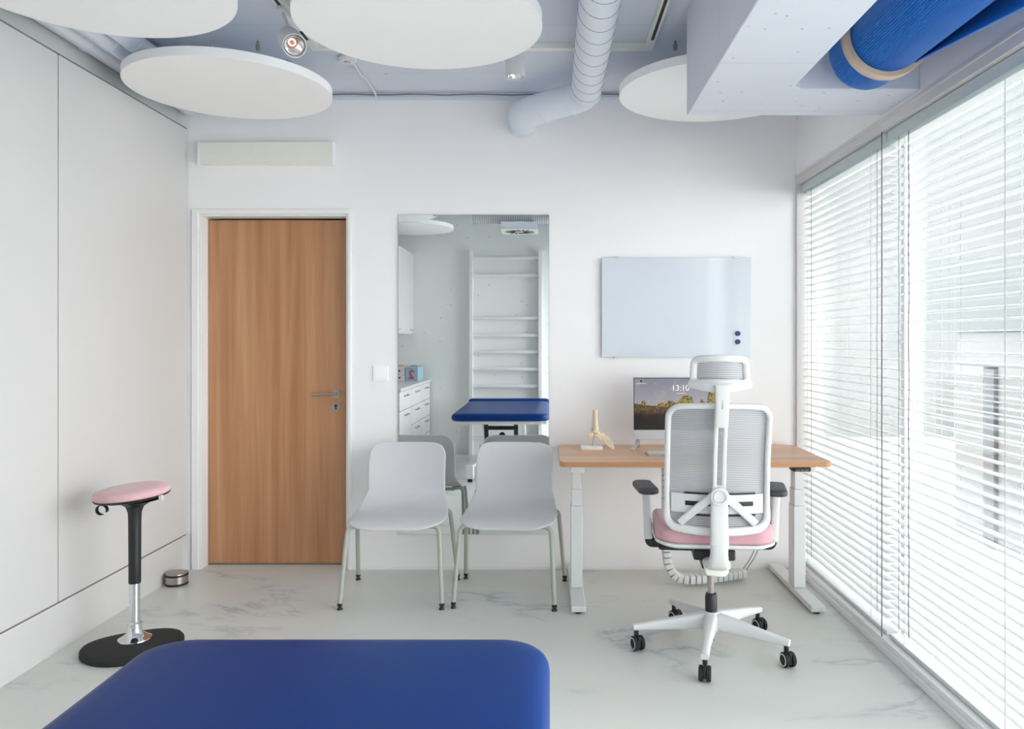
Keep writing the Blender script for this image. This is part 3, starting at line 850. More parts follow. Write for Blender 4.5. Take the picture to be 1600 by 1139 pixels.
bm = bmesh.new(); lathe(bm, [(.0235, .272), (.0245, .276), (.0245, .36), (.0255, .54), (.027, .575), (.036, .600), (.062, .618), (.105, .630)], 40)
obj('sleeve', bm, 'black', t, label='black flared sleeve')
mt = Matrix.Translation((-.01, 0, .640)) @ Matrix.Rotation(math.radians(-4.5), 4, 'Y') @ Matrix.Rotation(math.radians(1.5), 4, 'X')
bm = bmesh.new(); lathe(bm, [(.06, -.016), (.11, -.010), (.144, .0), (.149, .006)], 56, mt); obj('seat_pan', bm, 'black', t)
bm = bmesh.new(); lathe(bm, [(.141, .005), (.148, .010), (.151, .018), (.149, .027), (.144, .036), (.12, .043), (.08, .046), (.02, .046)], 64, mt)
obj('seat', bm, 'pink', t, ang=60, label='round pink fabric seat')
bm = bmesh.new(); pts = []
for i in range(15):
    a = math.radians(-30+i*21.5); pts.append(mt @ Vector((-.078+.020*math.cos(a)*1.1, -.095, -.026+.020*math.sin(a))))
sweep(bm, pts, .002, .010, up=(0, 1, 0), n=8, p=4); obj('strap', bm, 'black', t, label='black fabric pull loop')
bm = bmesh.new(); box(bm, .138, .150, -.05, -.035, -.016, .006, mat=mt); obj('tag', bm, 'lightcord', t, label='small pale tag')

# ------------------------------------------------------------------ visitor chairs
def shell_grid():
    """side profile from back top to seat front, local front = -Y"""
    prof = [(.262, .752), (.252, .700), (.236, .640), (.222, .580), (.211, .530), (.197, .485), (.168, .446), (.120, .424), (.060, .414), (-.010, .411), (-.080, .411), (-.140, .407), (-.185, .396), (-.212, .380)]
    V = [Vector((0, a, b)) for a, b in prof]
    cum = [0]
    for a, b in zip(V, V[1:]): cum.append(cum[-1]+(b-a).length)
    L = cum[-1]
    def P(s):
        s = max(0, min(L, s))
        for i in range(len(V)-1):
            if s <= cum[i+1]:
                k = (s-cum[i])/(cum[i+1]-cum[i])
                # Catmull-Rom
                p0 = V[max(i-1, 0)]; p1 = V[i]; p2 = V[i+1]; p3 = V[min(i+2, len(V)-1)]
                return .5*((2*p1)+(p2-p0)*k+(2*p0-5*p1+4*p2-p3)*k*k+(3*p1-p0-3*p2+p3)*k**3)
        return V[-1]
    NS, NT = 56, 28
    bm = bmesh.new(); rows = []
    for i in range(NS+1):
        s = L*i/NS
        f = s/L
        w = .210 if f < .38 else .210+.036*min(1, (f-.38)/.25)
        # rounded ends
        rt, rb = .075, .16
        e = 1.0
        if s < rt: w2 = w-rt+math.sqrt(max(0, rt*rt-(rt-s)**2))
        elif L-s < rb:
            d_ = (rb-(L-s))/rb; w2 = w*(1-.60*(1-math.sqrt(max(0, 1-d_**2.6))))
        else: w2 = w
        row = []
        for j in range(NT+1):
            u = -1+2*j/NT
            x = u*w2
            p = P(s).copy()
            # concave back, slightly raised seat rim behind and drooping at the side
            if f < .45: p.y += -.028*(x/.21)**2*(1-max(0, f-.25)/.2 if f > .25 else 1)
            k = max(0, min(1, (f-.40)/.15)); p.z += k*(-.004)*(x/.21)**4
            kk = math.exp(-((f-.47)/.10)**2); p.z += .022*kk*(x/.21)**2
            p.x = x; row.append(p)
        rows.append(row)
    loops(bm, rows, closed=False)
    return bm
def leg_path(s, front):
    if front: return fillet([(s*.155, -.150, .385), (s*.226, -.168, .388), (s*.248, -.232, .030)], .045, 8)
    return fillet([(s*.190, .085, .405), (s*.246, .105, .412), (s*.272, .235, .030)], .045, 8)
def visitor_chair(x, rz, lb):
    t = thing('visitor_chair', lb, 'chair', (x, 3.972, 0), rz, 'light grey shell chairs in front of the mirror')
    obj('seat_shell', shell_grid(), 'shell', t, solid=.009, sub=1, ang=80, label='one-piece pale grey seat and backrest')
    for s in (-1, 1):
        for fr in (True, False):
            bm = bmesh.new(); pth = leg_path(s, fr); sweep(bm, pth, .0112, n=14)
            lg = obj('leg', bm, 'leg', t, ang=60)
            bm = bmesh.new(); q = pth[-1]
            cyl(bm, (q.x, q.y, .030), (q.x, q.y, .018), .0125, n=16); cyl(bm, (q.x, q.y, .018), (q.x, q.y, .010), .007, n=12); cyl(bm, (q.x, q.y, .010), (q.x, q.y, .0005), .011, .014, n=16)
            obj('glide', bm, 'black', lg, label='black foot glide')
    bm = bmesh.new()
    for s in (-1, 1): sweep(bm, [(s*.155, -.152, .385), (s*.190, .087, .400)], .010, n=12)
    sweep(bm, [(-.155, -.15, .385), (.155, -.15, .385)], .010, n=12)
    sweep(bm, [(-.190, .085, .399), (.190, .085, .399)], .010, n=12)
    obj('under_frame', bm, 'leg', t)
    return t
visitor_chair(-.772, 0.005, 'light grey shell chair nearer the oak door')
visitor_chair(-.204, -.075, 'light grey shell chair nearer the desk')

# ------------------------------------------------------------------ desk
DZT = .715
t = thing('desk', 'height adjustable desk with an oak top and white legs', 'desk', (.715, 4.07, 0))
ox, oy = .715, 4.07
dx0, dx1, dy0, dy1 = .053, 1.391, 3.762, 4.388
bm = bmesh.new(); pad(bm, (dx1-dx0)/2, (dy1-dy0)/2, .035, [(.0012, DZT-.026), (0, DZT-.025), (0, DZT-.001), (.001, DZT)], cx=(dx0+dx1)/2-ox, cy=(dy0+dy1)/2-oy)
top = obj('desktop', bm, 'desk', t, ang=40, label='oak desktop with rounded corners')
top.data.materials.append(M['deskedge'])
for p in top.data.polygons:
    if abs(p.normal.z) < .5: p.material_index = 1
ylg = 3.985
def desk_leg(xc, s):
    lx, ly = xc-ox, ylg-oy
    bm = bmesh.new(); box(bm, lx-.030, lx+.030, ly-.045, ly+.045, .041, .46); c = obj('leg_column', bm, 'white', t, bevel=.003)
    bm = bmesh.new(); box(bm, lx-.026, lx+.026, ly-.040, ly+.040, .4605, .545); obj('inner_column', bm, 'white', t, bevel=.002)
    bm = bmesh.new(); box(bm, lx-.022, lx+.022, ly-.035, ly+.035, .5455, .655); obj('inner_column', bm, 'white', t, bevel=.002)
    bm = bmesh.new(); box(bm, lx-.035, lx+.035, 3.665-oy, 4.375-oy, .012, .040)
    ft = obj('foot', bm, 'white', t, bevel=.004)
    for y in (3.70, 4.345):
        bm = bmesh.new(); cyl(bm, (lx, y-oy, .0005), (lx, y-oy, .0118), .017, n=18); obj('levelling_pad', bm, 'black', ft, label='black levelling pad')
desk_leg(.141, -1); desk_leg(1.286, 1)
bm = bmesh.new()
for s in (-.035, .035): box(bm, .10-ox, 1.33-ox, ylg-oy+s-.012, ylg-oy+s+.012, .657, .688)
for x in (.141, 1.286): box(bm, x-ox-.035, x-ox+.035, 3.80-oy, 4.30-oy, .6555, .688)
obj('crossbar', bm, 'white', t, bevel=.002)
p = at(1250, 737, 3.80)
bm = bmesh.new(); pad(bm, .045, .035, .01, [(.002, .667), (0, .670), (0, .6865)], cx=p.x-ox, cy=3.80-oy); cp = obj('control_panel', bm, 'black', t, label='black height control')
bm = bmesh.new()
for i in range(3): box(bm, p.x-ox-.03+i*.022, p.x-ox-.014+i*.022, 3.7635-oy, 3.766-oy, .6705, .677)
obj('button', bm, 'gap', cp, smooth=False)
bm = bmesh.new(); box(bm, 1.325-ox, 1.385-ox, 3.90-oy, 4.2-oy, .676, .6885); obj('mounting_plate', bm, 'white', t, bevel=.001)

# cable chain under the desk
t = thing('cable_chain', 'white segmented cable guide curving down under the desk to the floor', 'cable guide', (.66, 4.10, 0))
pth = fillet([(.625, 4.10, .66), (.625, 4.10, .20), (.632, 4.10, .11), (.675, 4.10, .043), (.76, 4.10, .034), (.93, 4.15, .035), (1.07, 4.22, .035)], .06, 6)
# resample
def resample(pts, step):
    out = [pts[0]]; acc = 0; 
    for a, b in zip(pts, pts[1:]):
        L = (b-a).length; d = step-acc
        while d <= L: out.append(a+(b-a)*(d/L)); d += step
        acc = L-(d-step)
    return out
ps = resample([q_-Vector((.66, 4.10, 0)) for q_ in pth], .0315)
bm = bmesh.new()
for a, b in zip(ps, ps[1:]):
    d = (b-a); u = Vector((0, 1, 0)); m_ = a.lerp(b, .5)
    k = d.normalized()*.0132
    sweep(bm, [m_-k, m_+k], .023, .030, up=u, n=16, p=6)
obj('chain_links', bm, 'plastic', t, ang=40)
bm = bmesh.new(); sweep(bm, ps, .010, n=8); obj('core_cable', bm, 'black', t)
bm = bmesh.new()
for k in (0, 1):
    sweep(bm, fillet([(.405+.02*k, .14, .04), (.47+.02*k, .16, .12), (.53+.02*k, .17, .30), (.50, .18, .65)], .08), .0028, n=6)
obj('loose_wire', bm, 'seam', t)

# ------------------------------------------------------------------ monitor
MY = 4.19
ml = (989-PX)*MY/F; mr = (1136-PX)*MY/F; mzt = CAM_Z-(589-PY)*MY/F; mzb = CAM_Z-(686.5-PY)*MY/F
t = thing('monitor', 'white all-in-one computer showing an autumn landscape on its screen', 'computer', ((ml+mr)/2, MY, DZT))
mc = (ml+mr)/2; hw = (mr-ml)/2
bm = bmesh.new(); box(bm, -hw, hw, .0, .022, mzb-DZT, mzt-DZT); obj('housing', bm, 'white', t, bevel=.003)
sz0 = CAM_Z-(671.5-PY)*MY/F-DZT; sz1 = mzt-DZT-.006
m, n, p = new_mat('screen_autumn_landscape')
g = n.nodes.new('ShaderNodeTexCoord'); s = n.nodes.new('ShaderNodeSeparateXYZ'); n.links.new(g.outputs['Object'], s.inputs[0])
U = math_(n, 'DIVIDE', math_(n, 'ADD', s.outputs[0], hw), 2*hw)
Vv = math_(n, 'DIVIDE', math_(n, 'SUBTRACT', s.outputs[2], sz0), sz1-sz0)
def nz(scale, det=5, rough=.6):
    q = n.nodes.new('ShaderNodeTexNoise'); q.inputs['Scale'].default_value = scale; q.inputs['Detail'].default_value = det; q.inputs['Roughness'].default_value = rough
    n.links.new(g.outputs['Object'], q.inputs['Vector']); return q.outputs['Fac']
def curve(pts, src):
    q = n.nodes.new('ShaderNodeFloatCurve'); c = q.mapping.curves[0]
    c.points[0].location = pts[0]; c.points[1].location = pts[-1]
    for a in pts[1:-1]: c.points.new(*a)
    for a in c.points: a.handle_type = 'AUTO'
    q.mapping.update(); n.links.new(src, q.inputs[1]); return q.outputs[0]
sky = mixc(n, lin((205, 200, 204)), lin((142, 143, 160)), Vv)
sky = mixc(n, sky, lin((198, 186, 178)), math_(n, 'MULTIPLY', math_(n, 'GREATER_THAN', nz(14, 4), .56), .35))
tree_top = curve([(0, .50), (.08, .50), (.10, .56), (.12, .565), (.14, .49), (.24, .46), (.29, .53), (.34, .50), (.40, .57), (.46, .52), (.50, .58), (.55, .66), (.62, .63), (.66, .50), (.70, .50), (.735, .60), (.77, .52), (.80, .70), (.83, .84), (.88, .72), (.91, .58), (.95, .66), (1, .60)], U)
tt = math_(n, 'ADD', tree_top, math_(n, 'MULTIPLY', math_(n, 'SUBTRACT', nz(60, 6, .8), .5), .16))
ground = curve([(0, .52), (.2, .46), (.35, .44), (.6, .46), (1, .46)], U)
gg = math_(n, 'ADD', ground, math_(n, 'MULTIPLY', math_(n, 'SUBTRACT', nz(45), .5), .05))
fo = mixc(n, lin((78, 72, 34)), lin((206, 168, 58)), math_(n, 'GREATER_THAN', nz(90, 4), .48))
fo = mixc(n, fo, lin((44, 52, 36)), math_(n, 'MULTIPLY', nz(22), .7))
col = mixc(n, sky, fo, math_(n, 'LESS_THAN', Vv, tt))
gr = mixc(n, lin((120, 66, 34)), lin((158, 140, 96)), math_(n, 'GREATER_THAN', nz(70), .55))
gr = mixc(n, gr, lin((60, 64, 40)), nz(30))
col = mixc(n, col, gr, math_(n, 'LESS_THAN', Vv, gg))
dk = mixc(n, lin((8, 8, 8)), lin((52, 30, 24)), math_(n, 'MULTIPLY', nz(25), .8))
d1 = math_(n, 'ADD', .33, math_(n, 'MULTIPLY', math_(n, 'SUBTRACT', nz(20), .5), .3))
r_ = n.nodes.new('ShaderNodeMapRange'); n.links.new(math_(n, 'SUBTRACT', d1, Vv), r_.inputs[0]); r_.inputs[1].default_value = -.06; r_.inputs[2].default_value = .06
col = mixc(n, col, dk, r_.outputs[0])
n.links.new(col, p.inputs['Emission Color']); p.inputs['Emission Strength'].default_value = .42
p.inputs['Base Color'].default_value = (.01, .01, .01, 1); p.inputs['Roughness'].default_value = .25
obj('bezel', B(-hw+.004, hw-.004, -.0012, -.0002, sz0-.001, sz1+.002), 'black', t, smooth=False)
scr = obj('screen', B(-hw+.0075, hw-.0075, -.0030, -.0014, sz0+.002, sz1-.002), m, t, smooth=False, label='lock screen with autumn trees under a grey sky')
text('clock', '13:10', .044, 'white_emit', scr, (.002, -.0036, sz0+(sz1-sz0)*.805), (PI/2, 0, 0), extrude=.0002)
bm = bmesh.new(); box(bm, -.018, .033, -.0036, -.0031, sz0+(sz1-sz0)*.705, sz0+(sz1-sz0)*.71); box(bm, -hw+.018, -hw+.07, -.0036, -.0031, sz1-.030, sz1-.0285)
obj('caption_line', bm, 'white_emit', scr, smooth=False)
bm = bmesh.new(); box(bm, -hw+.040, -hw+.048, -.0036, -.0031, sz1-.022, sz1-.011); obj('icon', bm, 'black', scr, smooth=False)
obj('chin', B(-hw+.001, hw-.001, -.004, .0, mzb-DZT+.001, sz0-.004), 'silver', t, bevel=.001, label='grey speaker strip')
for s_ in (-1, 1):
    bm = bmesh.new(); x = s_*(hw-.030)
    sweep(bm, fillet([(x, .012, mzb-DZT-.0003), (x+.012*s_, -.018, .030), (x+s_*.042, -.050, .004)], .01), .010, .0035, up=(0, 0, 1), n=12, p=5)
    obj('stand_leg', bm, 'silver', t, label='slanted aluminium stand leg')
bm = bmesh.new(); sweep(bm, [(-hw+.03, .012, mzb-DZT-.0003), (-hw+.034, .07, .004)], .010, .003, up=(0, 0, 1), n=12, p=5); sweep(bm, [(hw-.03, .012, mzb-DZT-.0003), (hw-.034, .07, .004)], .010, .003, up=(0, 0, 1), n=12, p=5)
obj('rear_strut', bm, 'silver', t)

# keyboard
p0 = at(1011, 700.5, 4.155); 
kx0 = .508; kx1 = kx0+.36; ky0, ky1 = 3.945, 4.065
t = thing('keyboard', 'white keyboard on the desk in front of the monitor', 'keyboard', ((kx0+kx1)/2, (ky0+ky1)/2, DZT))
bm = bmesh.new(); pad(bm, (kx1-kx0)/2, (ky1-ky0)/2, .008, [(.001, .0005), (0, .002), (0, .009), (.001, .010)]); obj('case', bm, 'silver', t)
bm = bmesh.new()
for r_i in range(5):
    for c_i in range(15):
        x = -.172+c_i*.0230; y = -.043+r_i*.0186
        if r_i == 0 and 4 <= c_i <= 8:
            if c_i > 4: continue
            box(bm, x, x+.0200+.092, y, y+.0158, .0102, .0135); continue
        box(bm, x, x+.0200, y, y+.0158, .0102, .0135)
kb = obj('keys', bm, 'white', t, bevel=.001); kb['kind'] = 'stuff'

# ------------------------------------------------------------------ foot skeleton model
FX, FY = .232, 4.20
t = thing('foot_skeleton_model', 'ivory foot bone model on a white base, left on the desk', 'anatomical model', (FX, FY, DZT))
bm = bmesh.new(); pad(bm, .058, .035, .004, [(.001, .0005), (0, .002), (0, .018), (.001, .019)]); obj('base_plate', bm, 'cream', t)
q = lambda px, py, y=0.0: Vector(((px-PX)*(FY+y)/F-FX, y, CAM_Z-(py-PY)*(FY+y)/F-DZT))
bm = bmesh.new(); cyl(bm, (q(925.5, 695).x, 0, .0192), q(928, 681), .0022, n=10); obj('rod', bm, 'steel', t, label='steel rod')
def bone(name, pts, rad, n=12):
    bm = bmesh.new(); pts = [Vector(a) for a in pts]
    out = []; rr = []
    for i in range(len(pts)-1):
        for k in range(4):
            f = k/4; f2 = f*f*(3-2*f); out.append(pts[i].lerp(pts[i+1], f)); rr.append(rad[i]*(1-f2)+rad[i+1]*f2)
    out.append(pts[-1]); rr.append(rad[-1])
    sweep(bm, out, rr, n=n); return obj(name, bm, 'bone', t, ang=80)
def blob(name, c, r, rot=0.0):
    bm = bmesh.new(); bmesh.ops.create_icosphere(bm, subdivisions=3, radius=1)
    for v in bm.verts:
        k = 1+.12*math.sin(v.co.x*5+c.x*300)*math.cos(v.co.z*4+c.z*200)
        v.co = (Matrix.Rotation(rot, 3, 'Y') @ Vector((v.co.x*r[0]*k, v.co.y*r[1]*k, v.co.z*r[2]*k)))+c
    return obj(name, bm, 'bone', t, ang=90)
bone('shin_bone', [q(930, 640), q(930.5, 647), q(931, 658), q(931, 666), q(931, 671)], [.0135, .0105, .0095, .013, .017])
bone('thin_shin_bone', [q(927.5, 641, .008), q(926.5, 655, .010), q(925, 666, .012), q(924, 674, .012)], [.005, .004, .0055, .008])
blob('ankle_bone', q(930, 674), (.017, .013, .011), .3)
blob('heel_bone', q(923, 680.5), (.022, .013, .016), -.4)
blob('ankle_bone', q(935, 677.5), (.014, .014, .012), .5)
blob('ankle_bone', q(932, 681, -.010), (.013, .010, .011), .5)
for k in range(5):
    yy = -.026+k*.013
    a = q(935+k*1.3, 683.5-k*1.7, yy*.5); b = q(946.5+k*1.3, 693.0-k*2.0, yy); c = q(952+k*1.0, 697.5-k*1.5, yy*1.05); d = q(956+k*.7, 700.3-k*.7, yy*1.05); e = q(959+k*.3, 702-k*.2, yy*1.05)
    bone('metatarsal_bone', [a, a.lerp(b, .5), b], [.0055, .0028, .0050])
    bone('toe_bone', [b+(c-b)*.12, c.lerp(b, .5), c], [.0052, .0034, .0046]); bone('toe_bone', [c+(d-c)*.1, d.lerp(c, .5), d], [.0046, .003, .0040])
    if k in (0, 2, 4): bone('toe_bone', [d, e], [.004, .0025])

# ------------------------------------------------------------------ office chair (back towards the camera)
CX, CY = .690, 3.272; YAW = math.radians(-5)
t = thing('office_chair', 'white mesh office chair with a pink seat, seen from behind', 'office chair', (CX, CY, 0), YAW)
off_x = -.0                       # backrest centre in chair space
def bs(x, z):
    """rear surface of the backrest: leaning, waisted at the lumbar, curved around the sitter"""
    k = (z-.56)/.50
    y = -.222-.085*k+.045*math.sin(min(max(k, 0), 1)*PI)*.6
    return y+.055*(x/.21)**2
# frame ring
path = []
zc, hz_ = (.562+1.047)/2, (1.047-.562)/2
for x, z in rrect(.199, hz_, .045, 10):
    taper = 1-.03*((z)/hz_)
    path.append((x, z))
dense = []
for i in range(len(path)):
    a, b = Vector(path[i]), Vector(path[(i+1) % len(path)]); L = (b-a).length; nn = max(1, int(L/.02))
    for k in range(nn): dense.append(a.lerp(b, k/nn))
def frame_pt(v):
    x, z = v.x, v.y+zc
    kz = (z-.56)/.49
    x *= (1-.012*kz); 
    if z > zc: z += .010*(1-(x/.2)**2)
    else: z += -.012*(1-(x/.2)**2)
    return Vector((x, bs(x, z), z))
pp = [frame_pt(v) for v in dense]
half = [.0115+.006*max(0, (.66-q_.z)/.1) for q_ in pp]
bm = bmesh.new(); sweep(bm, pp, [min(h, .0175) for h in half], .016, up=(0, 1, 0), n=14, p=3.2, closed=True)
fr = obj('back_frame', bm, 'plastic', t, ang=70, label='white plastic backrest frame')
# mesh panel
bm = bmesh.new(); rows = []
for i in range(33):
    row = []
    for j in range(25):
        u, v = -1+2*j/24, -1+2*i/32
        # map square to rounded rect
        x, z = u*.195, v*(hz_-.003)
        r_ = .045; ex, ez = abs(x)-(.195-r_), abs(z)-(hz_-.003-r_)
        if ex > 0 and ez > 0:
            d_ = math.hypot(ex, ez)
            mxx = max(ex, ez); sc_ = mxx/d_
            x = math.copysign(.195-r_+ex*sc_, x); z = math.copysign(hz_-.003-r_+ez*sc_, z)
        q_ = frame_pt(Vector((x, z))); q_.y += .006; row.append(q_)
    rows.append(row)
loops(bm, rows, closed=False); obj('back_mesh', bm, 'greyfab', t, ang=90, label='translucent grey striped mesh')
# lumbar support: white band with black slots
def band(x0, x1, z0, z1, dy, th, name, mat, parent, lab=None, nx=20):
    bm = bmesh.new(); ls = []
    for i in range(nx+1):
        x = x0+(x1-x0)*i/nx
        y = bs(x, (z0+z1)/2)+dy
        ls.append([Vector((x, y, z0)), Vector((x, y, z1)), Vector((x, y+th, z1)), Vector((x, y+th, z0))])
    loops(bm, ls); return obj(name, bm, mat, parent, ang=30, bevel=.001, label=lab)
lum = band(-.182, .182, .622, .698, -.006, .010, 'lumbar_support', 'plastic', t, 'white lumbar band')
band(-.132, .150, .6985, .7045, -.009, .010, 'slot', 'black', lum, 'black edge strip')
band(-.132, .150, .6125, .6175, -.009, .010, 'slot', 'black', lum, 'black edge strip')
band(-.128, .140, .652, .670, -.0085, .003, 'slot', 'black', lum, 'long black slot')
# spine
bm = bmesh.new()
ysp = lambda z: bs(0, z)-.030
sweep(bm, [(0, ysp(.70)-.004, .712), (0, ysp(.62)-.008, .62), (0, ysp(.56)-.012, .56), (0, -.262, .510)], [.033, .034, .035, .037], [.014, .016, .018, .02], up=(0, 1, 0), n=20, p=3.5)
obj('spine', bm, 'plastic', t, ang=60, label='white lower spine')
bm = bmesh.new()
sweep(bm, fillet([(0, -.262, .512), (0, -.258, .455), (0, -.235, .420), (0, -.12, .400)], .05, 6), [.034]*3+[.036]*5+[.041]*5+[.05]*(len(fillet([(0, -.262, .512), (0, -.258, .455), (0, -.235, .420), (0, -.12, .400)], .05, 6))-13), .022, up=lambda q_: (0, 1, .3), n=20, p=3.2)
obj('spine_foot', bm, 'plastic', t, ang=60)
# hinge knob
bm = bmesh.new(); yk = ysp(.70)-.018
lathe(bm, [(.036, 0), (.036, .008), (.034, .010)], 40, align(Vector((0, yk, .700)), (0, -1, 0))); hb = obj('hinge', bm, 'plastic', t)
bm = bmesh.new(); lathe(bm, [(.026, .0102), (.026, .014), (.023, .0142), (.022, .0102)], 40, align(Vector((0, yk, .700)), (0, -1, 0)), ring=True); obj('hinge_ring', bm, 'silver', hb, label='silver ring')
# diagonal struts
for s_ in (-1, 1):
    bm = bmesh.new()
    a = Vector((s_*.020, ysp(.70), .700)); b_2 = Vector((s_*.088, bs(.088, .64)-.018, .640)); c_2 = Vector((s_*.148, bs(.148, .575)-.010, .582))
    pth = fillet([a, b_2, c_2], .04, 6); m_ = len(pth)
    sweep(bm, pth, [.017-.002*i/m_ for i in range(m_)], .010, up=(0, 1, 0), n=16, p=3.5)
    obj('diagonal_strut', bm, 'plastic', t, ang=60)
# upper rails
bm = bmesh.new()
for s_ in (-1, 1):
    sweep(bm, [(s_*.0175, ysp(z)+.004, z) for z in (.71, .78, .86, .94, 1.00, 1.05)], .0085, .009, up=(0, 1, 0), n=12, p=4)
box(bm, -.026, .026, ysp(.735)-.005, ysp(.735)+.012, .715, .742)
obj('slotted_rail', bm, 'plastic', t, ang=60, label='white rail with a long slot')
# headrest stem
bm = bmesh.new()
HX = .0
sweep(bm, [(s0, y0, z0) for s0, y0, z0 in ((0, ysp(.98)-.004, .978), (0, ysp(1.05)-.004, 1.05), (HX, ysp(1.12)+.002, 1.112), (HX, ysp(1.14)+.004, 1.140))], [.0265, .0265, .0265, .030], .013, up=(0, 1, 0), n=20, p=4)
stem = obj('headrest_stem', bm, 'plastic', t, ang=60)
bm = bmesh.new(); sweep(bm, [(.0, ysp(.98)-.0165, .979), (.0, ysp(1.05)-.0165, 1.05), (.0, ysp(1.12)-.010, 1.115)], .0045, .001, up=(0, 1, 0), n=8); obj('groove', bm, 'leg', stem, label='grey groove')
# headrest wing bar
def hy(x, z): return -.318+.055*(x/.115)**2+.10*(z-1.18)
bm = bmesh.new(); n_ = 21; pts = []; aa = []
for i in range(n_):
    x = -.117+.234*i/(n_-1); z = 1.128+.012*(abs(x)/.117)**1.6
    pts.append((x, hy(x, z)-.010, z)); aa.append(.016+.004*(1-abs(x)/.117))
sweep(bm, pts, .010, aa, up=(0, 0, 1), n=16, p=3); obj('headrest_bar', bm, 'plastic', t, ang=70)
bm = bmesh.new(); ring = []
r0 = rrect(.101, .047, .022, 8); rd = []
for i in range(len(r0)):
    a, b = Vector(r0[i]), Vector(r0[(i+1) % len(r0)]); L = (b-a).length; nn = max(1, int(L/.012))
    for k in range(nn): rd.append(a.lerp(b, k/nn))
def hp(v):
    z = 1.190+v.y; x = v.x*(1-.5*v.y); return Vector((x, hy(x, z), z+.004*(1-(x/.1)**2)))
sweep(bm, [hp(v) for v in rd], .0140, .012, up=(0, 1, 0), n=14, p=3, closed=True)
hr = obj('headrest_frame', bm, 'plastic', t, ang=70, label='white headrest frame')
bm = bmesh.new(); rows = []
for i in range(13):
    rows.append([hp(Vector((-.100+.2*j/16, -.047+.094*i/12)))+Vector((0, .004, 0)) for j in range(17)])
loops(bm, rows, closed=False); obj('headrest_mesh', bm, 'darkfab', hr, ang=90, label='dark grey striped mesh')
# seat
def seatf(q_):
    x, y, z = q_
    k = (x/.24)**2
    z2 = z+.012*k-.018*max(0, -y/.24)**2*0
    z2 += -.03*max(0, (y-.12)/.13)**2
    return Vector((x, y, z2))
bm = bmesh.new()
pad(bm, .240, .235, .085, [(.012, .484), (.002, .488), (0, .498), (0, .522), (.006, .538), (.018, .547), (.04, .550), (.12, .547), (.22, .545)], cy=.045, n=12, f=seatf)
obj('seat_cushion', bm, 'pinkseat', t, ang=80, label='dusty pink seat cushion')
bm = bmesh.new()
pad(bm, .243, .238, .085, [(.07, .452), (.02, .462), (0, .472), (0, .482), (.004, .4835)], cy=.045, n=12, f=seatf)
obj('seat_pan', bm, 'plastic', t, ang=60, label='white seat pan')
bm = bmesh.new(); lathe(bm, [(.006, 0), (.005, .002)], 16, align(seatf(Vector((-.222, -.128, .515))), (-.7, -.7, 0))); obj('button', bm, 'silver', t)
# mechanism
bm = bmesh.new(); box(bm, -.085, .085, -.12, .12, .405, .450); box(bm, -.045, .045, -.06, .06, .352, .404)
me_ = obj('mechanism', bm, 'black', t, bevel=.008, label='black tilt mechanism')
bm = bmesh.new(); prism(bm, [(-.05, .40), (.05, .40), (.05, .372), (.035, .355), (-.04, .36)], 1, -.175, -.10); obj('mechanism_cover', bm, 'cream', t, bevel=.005)
bm = bmesh.new(); box(bm, -.218, -.07, -.06, -.025, .428, .448); box(bm, -.225, -.175, -.075, -.02, .434, .450); obj('lever', bm, 'black', t, bevel=.004)
bm = bmesh.new(); box(bm, .09, .20, -.05, -.02, .434, .448); obj('lever', bm, 'black', t, bevel=.004)
# armrests
for s_ in (-1, 1):
    xa = .277*s_
    bm = bmesh.new()
    sweep(bm, fillet([(s_*.12, .03, .437), (xa-.020*s_, .03, .437), (xa-.013*s_, .03, .475)], .012, 5), .020, .010, up=(0, 0, 1) if False else (0, 1, 0), n=14, p=4)
    ar = obj('armrest_bracket', bm, 'black', t, ang=60)
    bm = bmesh.new(); sweep(bm, [(xa-.013*s_, .03, .458), (xa-.004*s_, .03, .662)], .018, .030, up=(0, 1, 0), n=16, p=5)
    obj('armrest_post', bm, 'plastic', t, ang=60)
    bm = bmesh.new(); m_ = Matrix.Translation((xa, .035, .660)) @ Matrix.Rotation(s_*math.radians(-8), 4, 'Z')
    pad(bm, .043, .110, .030, [(.012, 0), (.002, .004), (0, .012), (.001, .022), (.007, .028), (.018, .030)], mat=m_, n=8)
    obj('arm_pad', bm, 'pad', t, ang=60, label='dark grey arm pad')
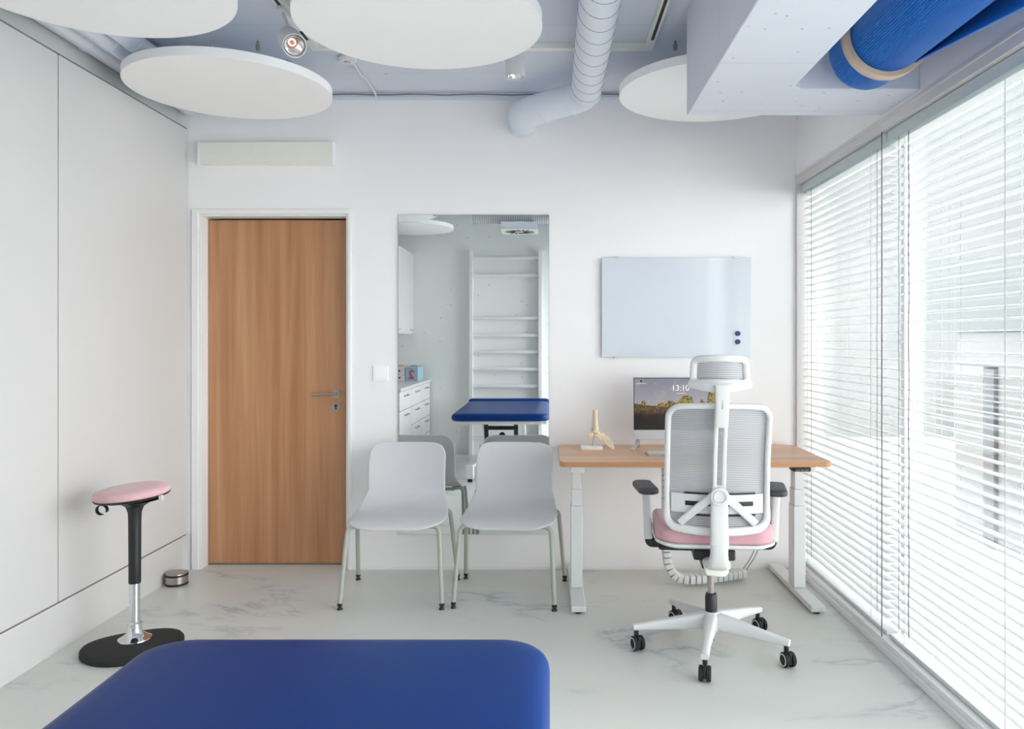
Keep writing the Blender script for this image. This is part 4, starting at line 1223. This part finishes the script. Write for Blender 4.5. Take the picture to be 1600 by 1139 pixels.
# gas lift
bm = bmesh.new(); cyl(bm, (0, 0, .21), (0, 0, .355), .0138, n=28); obj('gas_lift', bm, 'steel', t, label='steel gas lift')
bm = bmesh.new(); lathe(bm, [(.025, .150), (.0255, .222), (.023, .226), (.0225, .234), (.015, .236)], 32); obj('lift_sleeve', bm, 'black', t)
bm = bmesh.new(); cyl(bm, (0, 0, .035), (0, 0, .10), .013, n=20); obj('lift_tail', bm, 'black', t)
# star base, each arm its own
bm = bmesh.new(); lathe(bm, [(.030, .078), (.046, .085), (.050, .110), (.046, .140), (.034, .158), (.026, .160)], 40); obj('hub', bm, 'white', t)
for k in range(5):
    a = math.radians(-106+72*k)-YAW
    d = Vector((math.cos(a), math.sin(a), 0)); up = Vector((0, 0, 1))
    pts, ha, hv = [], [], []
    for i in range(13):
        f = i/12; r = .030+f*.303
        ztop = .156-.050*f**1.0; zbot = .086+.000*f+(-.006*f)
        if f > .3: zbot = .084-.002*f
        hvv = (ztop-zbot)/2
        pts.append(d*r+up*((ztop+zbot)/2)); ha.append(.030-.014*min(1, f*1.6)+.000); hv.append(hvv)
    bm = bmesh.new(); sweep(bm, pts, ha, hv, up=(0, 0, 1), n=16, p=3.6)
    lg = obj('base_leg', bm, 'white', t, ang=60, label='white star base leg')
    e = d*.320
    ca = a+random.choice((.9, 1.3, .6)) if k != 0 else a
    ca = [-.25, .25, .45, .55, .35][k]-YAW
    bm = bmesh.new(); cyl(bm, (e.x, e.y, .060), (e.x, e.y, .082), .010, n=16)
    ax = Vector((math.cos(ca), math.sin(ca), 0)); tr = Vector((-ax.y, ax.x, 0))*-.012
    c0 = e+tr+Vector((0, 0, .0305))
    box(bm, -.006, .006, -.022, .022, -.014, .030, mat=Matrix.Translation(c0) @ Matrix.Rotation(ca, 4, 'Z'))
    cs = obj('caster', bm, 'black', lg, bevel=.002, label='black caster fork')
    for s_ in (-1, 1):
        bm = bmesh.new(); m_ = align(c0+ax*(s_*.0068), ax*s_)
        lathe(bm, [(.026, 0), (.030, .002), (.030, .013), (.027, .0165), (.020, .0165)], 32, m_)
        obj('wheel', bm, 'rubber', cs)
        if s_ == -1:
            bm = bmesh.new(); lathe(bm, [(.0245, .0166), (.0245, .0178), (.0205, .0178), (.0205, .0166)], 32, m_, ring=True); obj('rim_ring', bm, 'white', cs, label='white ring')
